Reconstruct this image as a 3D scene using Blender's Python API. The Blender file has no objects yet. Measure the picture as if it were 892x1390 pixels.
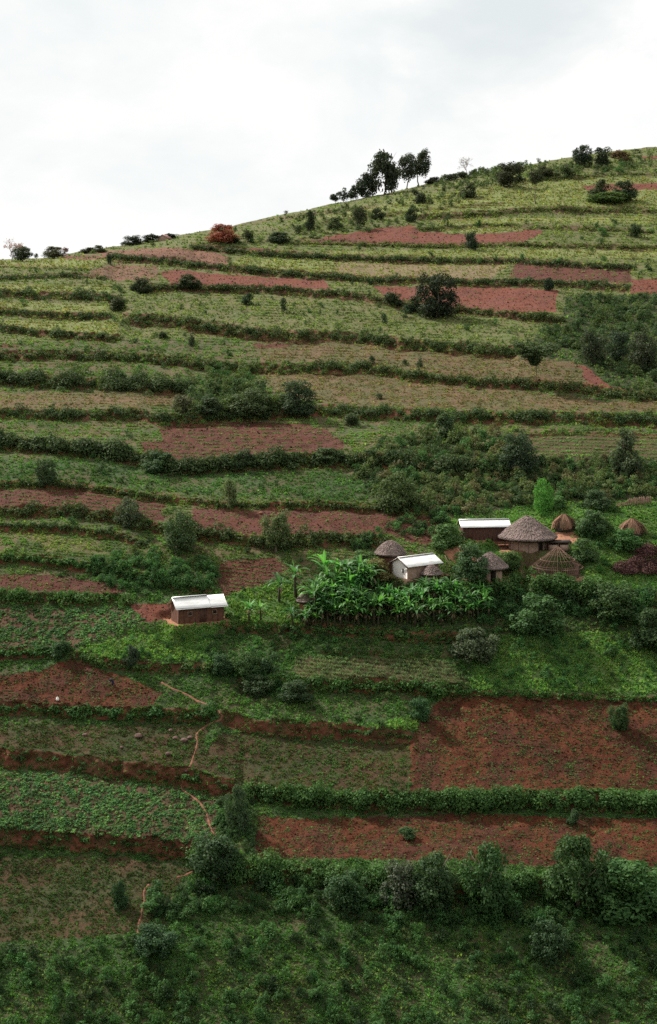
import bpy, math, random
import numpy as np
from mathutils import Vector, Matrix

# ------------------------------------------------------------------ basics
F = 2012.0                 # focal length in photo pixels (photo is 892 wide)
CU, CV = 446.0, 430.0      # optical axis / eye level in photo pixels
rs = np.random.RandomState(7)
random.seed(7)
scene = bpy.context.scene
COL = scene.collection
R = math.radians


def link(o, parent=None):
    COL.objects.link(o)
    if parent is not None:
        o.parent = parent
    return o


def tag(o, label=None, cat=None, group=None, kind=None):
    if label: o['label'] = label
    if cat: o['category'] = cat
    if group: o['group'] = group
    if kind: o['kind'] = kind
    return o


def mesh_np(name, verts, faces, mats=(), var=None, smooth=False, mat_idx=None, col=None):
    """mesh from numpy arrays; faces is one (n,k) array or a list of such"""
    verts = np.asarray(verts, dtype=np.float32)
    fl = faces if isinstance(faces, (list, tuple)) else [faces]
    fl = [np.asarray(f, dtype=np.int32) for f in fl if len(f)]
    me = bpy.data.meshes.new(name)
    me.vertices.add(len(verts))
    me.vertices.foreach_set('co', verts.ravel())
    loops = np.concatenate([f.ravel() for f in fl])
    tot = np.concatenate([np.full(len(f), f.shape[1], dtype=np.int32) for f in fl])
    start = np.concatenate([[0], np.cumsum(tot)[:-1]]).astype(np.int32)
    me.loops.add(len(loops))
    me.loops.foreach_set('vertex_index', loops)
    me.polygons.add(len(tot))
    me.polygons.foreach_set('loop_start', start)
    me.polygons.foreach_set('loop_total', tot)
    if smooth:
        me.polygons.foreach_set('use_smooth', np.ones(len(tot), dtype=bool))
    for m in mats:
        me.materials.append(m)
    if mat_idx is not None:
        me.polygons.foreach_set('material_index', np.asarray(mat_idx, dtype=np.int32))
    if var is not None:
        a = me.attributes.new('var', 'FLOAT', 'FACE')
        a.data.foreach_set('value', np.asarray(var, dtype=np.float32))
    if col is not None:
        a = me.attributes.new('gcol', 'FLOAT_COLOR', 'POINT')
        c4 = np.ones((len(verts), 4), dtype=np.float32)
        c4[:, :3] = col
        a.data.foreach_set('color', c4.ravel())
    me.update(calc_edges=True)
    me.validate()
    return me


def obj(name, me, parent=None, loc=None, rz=0.0, scale=None):
    o = bpy.data.objects.new(name, me)
    if loc is not None: o.location = loc
    if rz: o.rotation_euler.z = rz
    if scale is not None: o.scale = scale
    return link(o, parent)


def empty(name, loc=(0, 0, 0), rz=0.0, scale=None):
    o = bpy.data.objects.new(name, None)
    o.empty_display_size = 0.3
    o.location = loc
    o.rotation_euler.z = rz
    if scale is not None: o.scale = scale
    return link(o)


class MB:
    """collects primitives into one mesh"""
    def __init__(s):
        s.v = []; s.q = []; s.t = []; s.n = 0

    def add(s, v, q=None, t=None):
        v = np.asarray(v, dtype=float).reshape(-1, 3)
        s.v.append(v)
        if q is not None and len(q): s.q.append(np.asarray(q) + s.n)
        if t is not None and len(t): s.t.append(np.asarray(t) + s.n)
        s.n += len(v)

    def box(s, c, size, rz=0.0, bev=0.0):
        x, y, z = [a / 2 for a in size]
        v = np.array([[i, j, k] for i in (-x, x) for j in (-y, y) for k in (-z, z)])
        if rz:
            ca, sa = math.cos(rz), math.sin(rz)
            v = np.stack([v[:, 0] * ca - v[:, 1] * sa, v[:, 0] * sa + v[:, 1] * ca, v[:, 2]], 1)
        q = [[0, 1, 3, 2], [4, 6, 7, 5], [0, 4, 5, 1], [2, 3, 7, 6], [0, 2, 6, 4], [1, 5, 7, 3]]
        s.add(v + np.array(c), q)

    def tube(s, pts, rad, n=6, cap=True):
        pts = np.asarray(pts, dtype=float)
        rad = np.broadcast_to(np.asarray(rad, dtype=float), (len(pts),))
        d = np.gradient(pts, axis=0)
        d /= np.linalg.norm(d, axis=1)[:, None] + 1e-9
        ref = np.array([1.0, 0, 0]) if abs(d[0][0]) < 0.8 else np.array([0, 1.0, 0])
        a = np.cross(d, ref); a /= np.linalg.norm(a, axis=1)[:, None] + 1e-9
        b = np.cross(d, a)
        th = np.linspace(0, 2 * math.pi, n, endpoint=False)
        v = pts[:, None, :] + rad[:, None, None] * (np.cos(th)[None, :, None] * a[:, None, :] + np.sin(th)[None, :, None] * b[:, None, :])
        q = []
        for i in range(len(pts) - 1):
            for j in range(n):
                q.append([i * n + j, i * n + (j + 1) % n, (i + 1) * n + (j + 1) % n, (i + 1) * n + j])
        vv = v.reshape(-1, 3)
        t = []
        if cap:
            k = len(vv)
            vv = np.concatenate([vv, pts[:1], pts[-1:]])
            m = (len(pts) - 1) * n
            for j in range(n):
                t.append([k, (j + 1) % n, j]); t.append([k + 1, m + j, m + (j + 1) % n])
        s.add(vv, q, t)

    def mesh(s, name, mat, smooth=False):
        fs = []
        if s.q: fs.append(np.concatenate(s.q))
        if s.t: fs.append(np.concatenate(s.t))
        return mesh_np(name, np.concatenate(s.v), fs, [mat], smooth=smooth)

    def build(s, name, mat, parent=None, smooth=False):
        return obj(name, s.mesh(name, mat, smooth), parent)


# ------------------------------------------------------------------ noise
_perm = np.random.RandomState(3).rand(256, 256)


def vnoise(x, y):
    xi = np.floor(x).astype(int); yi = np.floor(y).astype(int)
    fx = x - xi; fy = y - yi
    fx = fx * fx * (3 - 2 * fx); fy = fy * fy * (3 - 2 * fy)
    a = _perm[xi % 256, yi % 256]; b = _perm[(xi + 1) % 256, yi % 256]
    c = _perm[xi % 256, (yi + 1) % 256]; d = _perm[(xi + 1) % 256, (yi + 1) % 256]
    return (a * (1 - fx) + b * fx) * (1 - fy) + (c * (1 - fx) + d * fx) * fy


def fbm(x, y, o=4):
    s = 0; a = 0.5; t = 0
    for i in range(o):
        s = s + a * vnoise(x * 2 ** i + 17.3 * i, y * 2 ** i + 9.1 * i); t += a; a *= 0.5
    return s / t      # 0..1, mean 0.5


# ------------------------------------------------------------------ materials
def new_mat(name):
    m = bpy.data.materials.new(name); m.use_nodes = True
    nt = m.node_tree; nt.nodes.clear()
    out = nt.nodes.new('ShaderNodeOutputMaterial')
    return m, nt, out


def N(nt, t, **kw):
    n = nt.nodes.new(t)
    for k, v in kw.items():
        if k.startswith('_'): setattr(n, k[1:], v)
        else: n.inputs[k.replace('__', ' ')].default_value = v
    return n


def mix_rgb(nt, mode, a, b, fac=1.0):
    n = nt.nodes.new('ShaderNodeMix'); n.data_type = 'RGBA'; n.blend_type = mode
    for s, v in ((n.inputs[0], fac), (n.inputs[6], a), (n.inputs[7], b)):
        if hasattr(v, 'is_linked') or isinstance(v, bpy.types.NodeSocket): nt.links.new(v, s)
        elif isinstance(v, (int, float)): s.default_value = v
        else: s.default_value = (*v, 1) if len(v) == 3 else v
    return n.outputs[2]


def maprange(nt, val, a, b, c, d):
    n = nt.nodes.new('ShaderNodeMapRange')
    nt.links.new(val, n.inputs[0])
    for i, x in enumerate((a, b, c, d)): n.inputs[i + 1].default_value = x
    return n.outputs[0]


def leaf_material(name, source, trans=0.4, rough=0.7, color=(0.05, 0.09, 0.03), spec=0.1):
    """source: 'INSTANCER' colour attribute, 'OBJECT' colour or a plain colour"""
    m, nt, out = new_mat(name)
    if source == 'INSTANCER':
        a = nt.nodes.new('ShaderNodeAttribute'); a.attribute_type = 'INSTANCER'; a.attribute_name = 'col'
        c = a.outputs['Color']
    elif source == 'OBJECT':
        a = nt.nodes.new('ShaderNodeObjectInfo'); c = a.outputs['Color']
    else:
        a = nt.nodes.new('ShaderNodeRGB'); a.outputs[0].default_value = (*color, 1); c = a.outputs[0]
    v = nt.nodes.new('ShaderNodeAttribute'); v.attribute_name = 'var'
    hsv = nt.nodes.new('ShaderNodeHueSaturation')
    nt.links.new(c, hsv.inputs['Color'])
    nt.links.new(maprange(nt, v.outputs['Fac'], 0, 1, 0.62, 1.45), hsv.inputs['Value'])
    nt.links.new(maprange(nt, v.outputs['Fac'], 0, 1, 0.515, 0.485), hsv.inputs['Hue'])
    p = nt.nodes.new('ShaderNodeBsdfPrincipled')
    nt.links.new(hsv.outputs[0], p.inputs['Base Color'])
    p.inputs['Roughness'].default_value = rough
    p.inputs['Specular IOR Level'].default_value = spec
    tr = nt.nodes.new('ShaderNodeBsdfTranslucent')
    bright = mix_rgb(nt, 'MULTIPLY', hsv.outputs[0], (1.35, 1.5, 0.8))
    nt.links.new(bright, tr.inputs['Color'])
    mx = nt.nodes.new('ShaderNodeMixShader'); mx.inputs[0].default_value = trans
    nt.links.new(p.outputs[0], mx.inputs[1]); nt.links.new(tr.outputs[0], mx.inputs[2])
    nt.links.new(mx.outputs[0], out.inputs['Surface'])
    return m


def simple_mat(name, c1, c2, scale=4.0, rough=0.9, metal=0.0, bump=0.3, stretch=(1, 1, 1), spec=0.2, bdist=0.03, detail=6.0, lo=0.35, hi=0.65):
    m, nt, out = new_mat(name)
    tc = nt.nodes.new('ShaderNodeTexCoord')
    mp = nt.nodes.new('ShaderNodeMapping'); mp.inputs['Scale'].default_value = stretch
    nt.links.new(tc.outputs['Object'], mp.inputs[0])
    nz = N(nt, 'ShaderNodeTexNoise', Scale=scale, Detail=detail, Roughness=0.65)
    nt.links.new(mp.outputs[0], nz.inputs['Vector'])
    f = maprange(nt, nz.outputs[0], lo, hi, 0, 1)
    c = mix_rgb(nt, 'MIX', c1, c2, f)
    p = nt.nodes.new('ShaderNodeBsdfPrincipled')
    nt.links.new(c, p.inputs['Base Color'])
    p.inputs['Roughness'].default_value = rough; p.inputs['Metallic'].default_value = metal
    p.inputs['Specular IOR Level'].default_value = spec
    if bump:
        b = N(nt, 'ShaderNodeBump', Strength=bump, Distance=bdist)
        nt.links.new(nz.outputs[0], b.inputs['Height']); nt.links.new(b.outputs[0], p.inputs['Normal'])
    nt.links.new(p.outputs[0], out.inputs['Surface'])
    return m


M_inst = leaf_material('foliage_scatter', 'INSTANCER', trans=0.3)
M_leaf = leaf_material('foliage', 'OBJECT', trans=0.24)
M_banana = leaf_material('banana_leaf', 'OBJECT', trans=0.36, rough=0.5, spec=0.22)
M_bark = simple_mat('bark', (0.10, 0.075, 0.055), (0.2, 0.16, 0.125), scale=6, stretch=(1, 1, 0.2))
M_palebark = simple_mat('pale_bark', (0.25, 0.19, 0.17), (0.38, 0.32, 0.29), scale=6, stretch=(1, 1, 0.2))
M_mud = simple_mat('mud_wall', (0.085, 0.038, 0.025), (0.15, 0.07, 0.045), scale=3.5, bump=0.6)
M_mud2 = simple_mat('plastered_mud', (0.27, 0.17, 0.13), (0.40, 0.28, 0.22), scale=2.5, bump=0.5)
M_white = simple_mat('whitewash', (0.80, 0.73, 0.68), (0.88, 0.84, 0.80), scale=2.0, bump=0.3)
M_plank = simple_mat('dark_planks', (0.055, 0.026, 0.02), (0.11, 0.055, 0.04), scale=5, stretch=(4, 4, 0.4), bump=0.6)
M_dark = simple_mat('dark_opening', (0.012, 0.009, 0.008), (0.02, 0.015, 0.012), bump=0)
M_tin = simple_mat('galvanised_sheet', (0.62, 0.62, 0.60), (0.82, 0.82, 0.80), scale=1.1, rough=0.38, metal=0.35, bump=0.05, stretch=(0.4, 2.2, 1), spec=0.5)
M_tin_old = simple_mat('worn_sheet', (0.46, 0.44, 0.41), (0.74, 0.74, 0.71), scale=1.6, rough=0.45, metal=0.3, bump=0.05, stretch=(0.5, 2, 1), spec=0.5, lo=0.25, hi=0.55)
M_thatch = leaf_material('thatch', 'PLAIN', trans=0.05, rough=0.9, color=(0.19, 0.145, 0.128), spec=0.1)
M_thatch_core = simple_mat('thatch_core', (0.04, 0.03, 0.026), (0.09, 0.07, 0.06), scale=9, bump=0.5)
M_straw = leaf_material('straw', 'PLAIN', trans=0.1, rough=0.9, color=(0.25, 0.145, 0.095), spec=0.1)
M_pole = simple_mat('stripped_pole', (0.13, 0.075, 0.055), (0.26, 0.155, 0.115), scale=5, stretch=(1, 1, 0.3))
M_poledark = simple_mat('weathered_pole', (0.075, 0.04, 0.032), (0.16, 0.09, 0.07), scale=5, stretch=(1, 1, 0.3))
M_brush = leaf_material('dry_brush', 'PLAIN', trans=0.05, rough=0.9, color=(0.088, 0.045, 0.04), spec=0.1)
M_earth = simple_mat('trodden_earth', (0.12, 0.05, 0.03), (0.25, 0.105, 0.062), scale=2.5, bump=0.4)
M_rock = simple_mat('rock', (0.075, 0.042, 0.034), (0.15, 0.09, 0.075), scale=3, bump=0.6)
# ------------------------------------------------------------------ terrace edges, traced on the photograph
# key: (points, half height of the bank in px, bank noise px, hedge px or 0, hedge density, hedge colour, label)
OL = (0.075, 0.105, 0.038); DG = (0.042, 0.070, 0.029); MG = (0.050, 0.110, 0.035); LG = (0.042, 0.104, 0.032)
TERR = [
 ([(700, 246), (760, 243), (840, 237), (980, 236)], 1.5, 4, .5, OL, 'thin dark scrub line on the topmost short terrace edge below the ridge bushes'),
 ([(430, 303), (500, 296), (560, 288), (620, 285), (660, 281), (690, 279)], 1.5, 0, 0, OL, None),
 ([(300, 309), (360, 300), (420, 292), (480, 285), (520, 279)], 1.5, 3, .35, OL, 'faint broken scrub line across the open slope under the eucalyptus clump'),
 ([(560, 296), (592, 294), (680, 290), (700, 287), (740, 285), (800, 286), (980, 287)], 3, 6, .8, OL, 'scrub strip on the terrace edge below the thin-trunked tree near the ridge'),
 ([(555, 313), (615, 309), (650, 305), (690, 305), (720, 309), (810, 311), (890, 316)], 2, 5, .6, OL, 'low scrub line on the bank just above the wide upper red field'),
 ([(395, 331), (430, 331), (500, 333), (592, 335), (700, 333), (760, 335), (980, 338)], 2.5, 6, .85, OL, 'scrub line on the bank at the foot of the wide upper red field'),
 ([(255, 336), (313, 342), (367, 347), (460, 351), (600, 355), (700, 355), (745, 358), (820, 363), (865, 364)], 3.5, 8, 1.0, DG, 'long unbroken hedge on the terrace edge above the pale yellow strip field'),
 ([(145, 350), (200, 353), (237, 357), (300, 364), (350, 368), (391, 373), (461, 377), (502, 382), (576, 380), (605, 384), (733, 384), (800, 386), (858, 390)], 4, 9, 1.0, DG, 'long dark hedge along the bank just above the bright red ploughed field'),
 ([(180, 392), (240, 390), (300, 392), (357, 392), (411, 395), (445, 399), (488, 402), (535, 412), (579, 422), (626, 422), (676, 427), (737, 432), (768, 437)], 4, 10, 1.0, DG, 'long hedge on the bank running under the big lone dark tree'),
 ([(-60, 364), (0, 363), (50, 365), (111, 367), (125, 367)], 1.5, 4, .8, OL, 'short thin scrub line nearest below the skyline with the leafless pink tree'),
 ([(-60, 381), (0, 379), (84, 375), (134, 377), (150, 381)], 2.5, 8, .8, DG, 'bushy strip on the second terrace edge below the leafless pink tree'),
 ([(-60, 397), (0, 399), (44, 402), (94, 404), (145, 405), (171, 410)], 4, 13, .9, DG, 'broad scrub strip on the third terrace edge below the leafless pink tree'),
 ([(-60, 422), (0, 424), (50, 427), (101, 430), (155, 431)], 4, 10, .95, DG, 'dark hedge on the bank ending level with the hedge under two lone shrubs'),
 ([(165, 430), (188, 436), (235, 437), (286, 447), (344, 455), (401, 458), (451, 457), (495, 459), (535, 467), (600, 473), (660, 477), (706, 480)], 6, 14, 1.15, DG, 'thick dark hedge crossing mid-slope below the grass field with the lone upright shrub'),
 ([(-60, 440), (0, 444), (44, 453), (84, 456), (134, 459), (170, 462)], 4, 11, .9, DG, 'hedge on the bank with a red earth scar at its outer end'),
 ([(-60, 476), (0, 475), (23, 476), (32, 477)], 2, 0, 0, DG, None),
 ([(-60, 482), (0, 484), (100, 483), (200, 488), (300, 497), (350, 499), (451, 500), (502, 501), (549, 510), (600, 516), (693, 522), (780, 528), (827, 537), (980, 545)], 5, 13, 1.1, DG, 'long thick hedge passing below the flat-topped tree with a thin trunk'),
 ([(-60, 516), (0, 514), (54, 518), (101, 521), (168, 523), (200, 527), (262, 528)], 6, 24, 1.0, DG, 'very deep belt of grey-green scrub above the long dry olive field'),
 ([(-60, 560), (0, 563), (101, 564), (188, 561), (215, 568), (269, 570), (300, 566), (350, 564), (428, 557), (502, 560), (600, 565), (680, 568), (780, 566), (980, 576)], 6, 14, 1.05, DG, 'long dark hedge on the bank along the foot of the dry fields'),
 ([(-60, 596), (0, 598), (40, 605), (101, 609), (134, 613), (190, 622), (230, 634), (262, 638), (300, 633), (370, 628), (430, 625), (520, 628), (600, 636), (700, 640)], 6, 18, .95, DG, 'deep hedge along the bank below the large field of ridged red rows'),
 ([(-60, 659), (0, 659), (67, 658), (104, 661), (168, 671), (229, 677), (300, 687), (424, 687), (509, 691), (600, 695)], 4, 7, .8, DG, 'low dark hedge on the bank above the striped crop rows'),
 ([(-60, 697), (0, 698), (50, 695), (98, 696), (134, 702), (168, 705), (208, 715), (256, 725), (300, 728), (350, 735), (434, 732), (485, 733), (530, 738)], 6, 16, 1.05, DG, 'thick bushy hedge on the bank below the striped crop rows'),
 ([(-60, 712), (0, 713), (50, 715), (101, 718), (150, 724), (200, 740)], 4, 9, .9, DG, 'second, lower hedge close under the thick one below the striped rows'),
 ([(-60, 753), (0, 757), (50, 761), (101, 768), (141, 773), (202, 785), (249, 795), (293, 799)], 5, 11, 1.0, LG, 'hedge slanting down to the tin-roofed mud house from above the red strip'),
 ([(-60, 808), (0, 811), (50, 812), (101, 814), (145, 812), (182, 818)], 5, 15, 1.05, LG, 'bushy hedge below the red strip on the slope beside the mud house'),
 ([(-60, 886), (0, 888), (44, 888), (91, 885)], 4, 9, .9, LG, 'short hedge at the foot of the leafy vegetable plot'),
 ([(94, 888), (135, 900), (168, 905), (235, 910), (300, 906), (340, 906), (375, 914)], 5, 9, .5, MG, 'tufty green hedge on the spur bank between two dark bushes'),
 ([(290, 853), (395, 853), (503, 860), (600, 868), (655, 872)], 6, 10, .5, MG, 'grassy dark hedge on the bank below the banana grove'),
 ([(320, 920), (367, 933), (411, 932), (468, 932), (535, 932), (600, 939), (632, 938)], 7, 16, .95, LG, 'dark green hedge on the bank below the maize rows'),
 ([(-60, 962), (0, 965), (34, 963), (101, 968), (185, 973), (262, 974), (292, 971)], 7, 14, .8, LG, 'dark grassy hedge on the bank below the red plot with the worker'),
 ([(296, 972), (334, 984), (401, 991), (468, 993), (562, 1002)], 9, 6, .2, LG, 'sparse tufts of a hedge on the bare brown bank beside the footpath bend'),
 ([(-60, 1024), (0, 1029), (67, 1032), (134, 1041), (202, 1050), (252, 1056), (300, 1069), (330, 1076)], 10, 8, .15, LG, 'sparse tufts of a hedge on the long brown earth bank crossed by the footpath'),
 ([(330, 1076), (401, 1083), (485, 1088), (600, 1090), (636, 1090), (693, 1088), (780, 1090), (980, 1095)], 9, 24, 1.0, LG, 'thick dark hedge between the two big red fields low on the slope'),
 ([(-60, 1132), (0, 1135), (67, 1139), (151, 1144), (252, 1154), (275, 1158)], 10, 8, .15, LG, 'sparse tufts of a hedge on the lowest brown earth bank'),
 ([(262, 1168), (300, 1182), (401, 1190), (485, 1194), (600, 1206), (676, 1203), (794, 1203), (980, 1203)], 10, 40, 1.15, LG, 'deep tangled dark hedge along the foot of the lowest red field'),
 ([(596, 940), (642, 941), (727, 945), (861, 952), (980, 953)], 3, 6, .8, LG, 'low hedge along the top edge of the largest red field'),
 ([(640, 792), (700, 795), (760, 798), (830, 803), (862, 812)], 5, 22, 1.1, MG, 'tall leafy hedge just below the hut frame of bare poles'),
 ([(690, 586), (780, 584), (980, 588)], 2, 5, .5, DG, 'thin hedge along the top of the dark green ridged plot'),
 ([(430, 886), (520, 889), (620, 890)], 1.5, 0, 0, MG, None),
]

def _ext(p):
    p = list(p)
    if p[0][0] <= -50: p = [(-215, p[0][1] + (p[0][1] - p[1][1]) * .3)] + p
    if p[-1][0] >= 950: p = p + [(1110, p[-1][1] + 4)]
    return p


TERR = [(_ext(t[0]),) + tuple(t[1:]) for t in TERR]     # the terraces run on beyond the frame

RIDGE = [(-500, 372), (-150, 358), (0, 352), (60, 350), (120, 340), (180, 331), (240, 320), (300, 309), (350, 298), (400, 288), (450, 277),
         (520, 264), (580, 249), (640, 238), (700, 227), (760, 215), (820, 206), (892, 199), (1050, 182), (1400, 160)]

# ------------------------------------------------------------------ fields: (type, polygon)
FIELDS = [
 ('dry', [(0, 352), (300, 345), (892, 300), (892, 560), (600, 560), (0, 560)]),   # broad tone of the upper slope, overridden below
 ('upper', [(-600, 372), (-150, 355), (60, 345), (300, 300), (450, 270), (600, 240), (760, 210), (1500, 150), (1500, 480), (892, 470), (600, 470), (300, 460), (-600, 470)]),
 ('light', [(330, 341), (420, 342), (700, 338), (892, 342), (892, 352), (700, 350), (450, 347), (300, 343)]),
 ('light', [(0, 352), (60, 352), (140, 346), (160, 352), (120, 366), (0, 362)]),
 ('light', [(430, 296), (600, 262), (740, 240), (892, 244), (892, 282), (700, 282), (560, 292)]),
 ('light', [(590, 298), (892, 292), (892, 304), (700, 303), (600, 306)]),
 ('light', [(325, 350), (450, 354), (520, 358), (690, 360), (660, 384), (520, 380), (440, 374), (310, 362)]),
 ('pinkgrass', [(455, 356), (690, 361), (662, 382), (530, 381), (455, 372)]),
 ('upper', [(182, 396), (300, 398), (420, 402), (500, 408), (560, 424), (640, 430), (730, 438), (700, 470), (560, 462), (440, 450), (300, 445), (190, 432)]),
 ('light', [(0, 386), (150, 388), (150, 398), (0, 396)]),
 ('light', [(0, 405), (90, 412), (160, 416), (150, 426), (0, 420)]),
 ('light', [(0, 430), (160, 438), (165, 455), (60, 448), (0, 440)]),
 ('lushup', [(0, 462), (170, 468), (340, 460), (345, 490), (200, 484), (0, 480)]),
 ('dry', [(345, 461), (500, 466), (540, 475), (700, 484), (790, 490), (830, 515), (892, 532), (780, 524), (600, 511), (500, 495), (400, 492), (350, 490)]),
 ('dry', [(360, 508), (500, 508), (560, 520), (700, 530), (820, 545), (892, 550), (892, 562), (700, 558), (600, 555), (440, 548), (370, 530)]),
 ('dry', [(-80, 536), (0, 536), (200, 532), (262, 530), (262, 548), (190, 555), (-80, 558)]),
 ('lushup', [(0, 572), (200, 570), (215, 585), (190, 605), (140, 612), (0, 590)]),
 ('lush', [(0, 618), (140, 626), (230, 645), (420, 640), (520, 645), (530, 680), (420, 680), (230, 668), (100, 655), (0, 652)]),
 ('lushup', [(430, 572), (600, 575), (640, 600), (600, 622), (500, 618), (470, 600)]),
 ('lushup', [(0, 722), (160, 735), (290, 760), (290, 790), (200, 772), (100, 758), (0, 748)]),
 ('drylow', [(40, 722), (130, 735), (150, 752), (60, 748)]),
 ('bank', [(85, 346), (145, 347), (150, 352), (110, 353), (85, 350)]),
 ('redsoil', [(792, 252), (840, 249), (900, 246), (900, 256), (850, 258), (800, 260)]),
 ('redsoil', [(868, 212), (900, 209), (900, 215), (872, 216)]),
 ('redsoil', [(440, 322), (520, 309), (560, 306), (575, 315), (640, 318), (690, 315), (735, 311), (742, 314), (715, 328), (640, 333), (560, 331), (480, 330), (420, 330)]),
 ('light', [(600, 314), (655, 309), (700, 308), (712, 311), (680, 315), (640, 318)]),
 ('redsoil', [(318, 337), (366, 337), (368, 342), (320, 341)]),
 ('soil2', [(120, 342), (190, 338), (240, 336), (285, 342), (317, 350), (306, 361), (240, 355), (150, 348)]),
 ('redsoil', [(215, 369), (240, 366), (300, 372), (380, 377), (440, 380), (452, 393), (400, 393), (300, 389), (236, 388)]),
 ('seed', [(697, 358), (760, 360), (858, 366), (855, 385), (800, 383), (740, 381), (690, 377)]),
 ('redsoil', [(505, 388), (560, 389), (580, 387), (600, 389), (660, 390), (757, 393), (755, 424), (700, 423), (620, 418), (560, 410), (520, 403)]),
 ('redsoil', [(855, 379), (900, 377), (900, 401), (858, 399)]),
 ('seeddark', [(118, 369), (150, 360), (215, 362), (213, 378), (195, 382), (150, 380)]),
 ('redsoil', [(785, 497), (812, 499), (850, 520), (842, 531), (800, 521)]),
 ('seed', [(340, 466), (395, 467), (390, 473), (345, 472)]),
 ('rows', [(215, 580), (290, 573), (420, 575), (466, 600), (464, 612), (340, 622), (240, 634), (195, 612), (190, 600), (222, 598)]),
 ('seed', [(395, 578), (440, 582), (468, 600), (466, 612), (425, 615), (412, 596)]),
 ('rows', [(-80, 664), (0, 665), (100, 664), (165, 676), (224, 684), (222, 708), (160, 702), (60, 695), (-80, 692)]),
 ('seed', [(260, 690), (300, 692), (420, 692), (520, 698), (600, 702), (612, 714), (540, 724), (430, 726), (330, 725), (265, 716)]),
 ('rows', [(300, 762), (372, 756), (395, 770), (345, 802), (308, 812), (298, 800)]),
 ('seed', [(-80, 774), (0, 777), (60, 780), (140, 790), (168, 798), (165, 806), (60, 802), (-80, 800)]),
 ('veg', [(-80, 822), (0, 822), (100, 827), (180, 824), (215, 835), (190, 850), (100, 880), (-80, 882)]),
 ('redsoil', [(175, 822), (235, 818), (232, 840), (200, 846), (190, 836)]),
 ('seed', [(-80, 894), (60, 892), (86, 893), (60, 902), (0, 925), (-80, 940)]),
 ('redlow', [(95, 893), (130, 907), (165, 917), (222, 940), (198, 962), (100, 962), (-80, 960), (-80, 945), (0, 928), (50, 905)]),
 ('lush', [(-80, 936), (0, 918), (92, 889), (96, 894), (50, 912), (0, 940), (-80, 955)]),
 ('mixed', [(-80, 982), (280, 986), (275, 1050), (200, 1040), (100, 1025), (-80, 1018)]),
 ('mixed', [(300, 994), (450, 1006), (560, 1012), (555, 1076), (400, 1074), (300, 1058), (262, 1040)]),
 ('lush', [(-80, 1016), (0, 1018), (180, 1035), (180, 1040), (0, 1025), (-80, 1023)]),
 ('veg', [(-80, 1050), (90, 1048), (140, 1056), (290, 1078), (300, 1100), (290, 1142), (250, 1146), (130, 1135), (-80, 1122)]),
 ('mixed', [(-80, 1162), (170, 1165), (262, 1178), (200, 1262), (130, 1272), (-80, 1290)]),
 ('redlow', [(640, 945), (720, 948), (980, 956), (980, 1082), (800, 1070), (700, 1074), (560, 1074), (556, 1010), (572, 970), (600, 948)]),
 ('redlow', [(350, 1108), (420, 1112), (560, 1108), (640, 1104), (760, 1110), (980, 1115), (980, 1176), (700, 1174), (600, 1168), (345, 1165)]),
 ('maize', [(400, 893), (600, 895), (640, 928), (400, 922)]),
 ('bright', [(465, 965), (520, 960), (570, 975), (560, 994), (470, 985)]),
 ('lush', [(300, 930), (400, 945), (600, 948), (570, 975), (480, 985), (330, 975), (300, 965)]),
 ('greenrows', [(690, 590), (980, 590), (980, 622), (760, 622), (690, 610)]),
 ('seed', [(500, 700), (620, 708), (620, 722), (580, 742), (540, 730)]),
 ('redlow', [(678, 682), (712, 685), (710, 700), (670, 700)]),
 ('bright', [(180, 862), (225, 846), (300, 815), (330, 800), (400, 785), (415, 830), (420, 852), (300, 854), (270, 895), (120, 895), (98, 885)]),
 ('bright', [(600, 712), (640, 690), (740, 660), (820, 680), (980, 690), (980, 860), (840, 800), (700, 760), (640, 750), (590, 745)]),
 ('bright', [(655, 868), (720, 850), (892, 850), (980, 860), (980, 945), (640, 936), (640, 900)]),
 ('bushy', [(420, 790), (640, 775), (655, 850), (408, 850)]),
 ('earth', [(600, 748), (640, 738), (652, 790), (632, 795), (622, 770)]),
 ('earth', [(750, 722), (780, 722), (785, 736), (752, 738)]),
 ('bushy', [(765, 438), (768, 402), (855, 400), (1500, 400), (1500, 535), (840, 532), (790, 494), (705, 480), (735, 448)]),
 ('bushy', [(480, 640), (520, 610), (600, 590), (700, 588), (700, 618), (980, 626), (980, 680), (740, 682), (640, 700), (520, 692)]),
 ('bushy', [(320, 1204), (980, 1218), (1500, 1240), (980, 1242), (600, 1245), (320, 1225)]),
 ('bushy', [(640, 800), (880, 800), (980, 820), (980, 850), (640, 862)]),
]

FIELDS = [(n_, [((1115 if 892 <= x < 1400 else -225 if -100 <= x <= 0 else x), y) for x, y in pl_]) for n_, pl_ in FIELDS]
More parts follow.
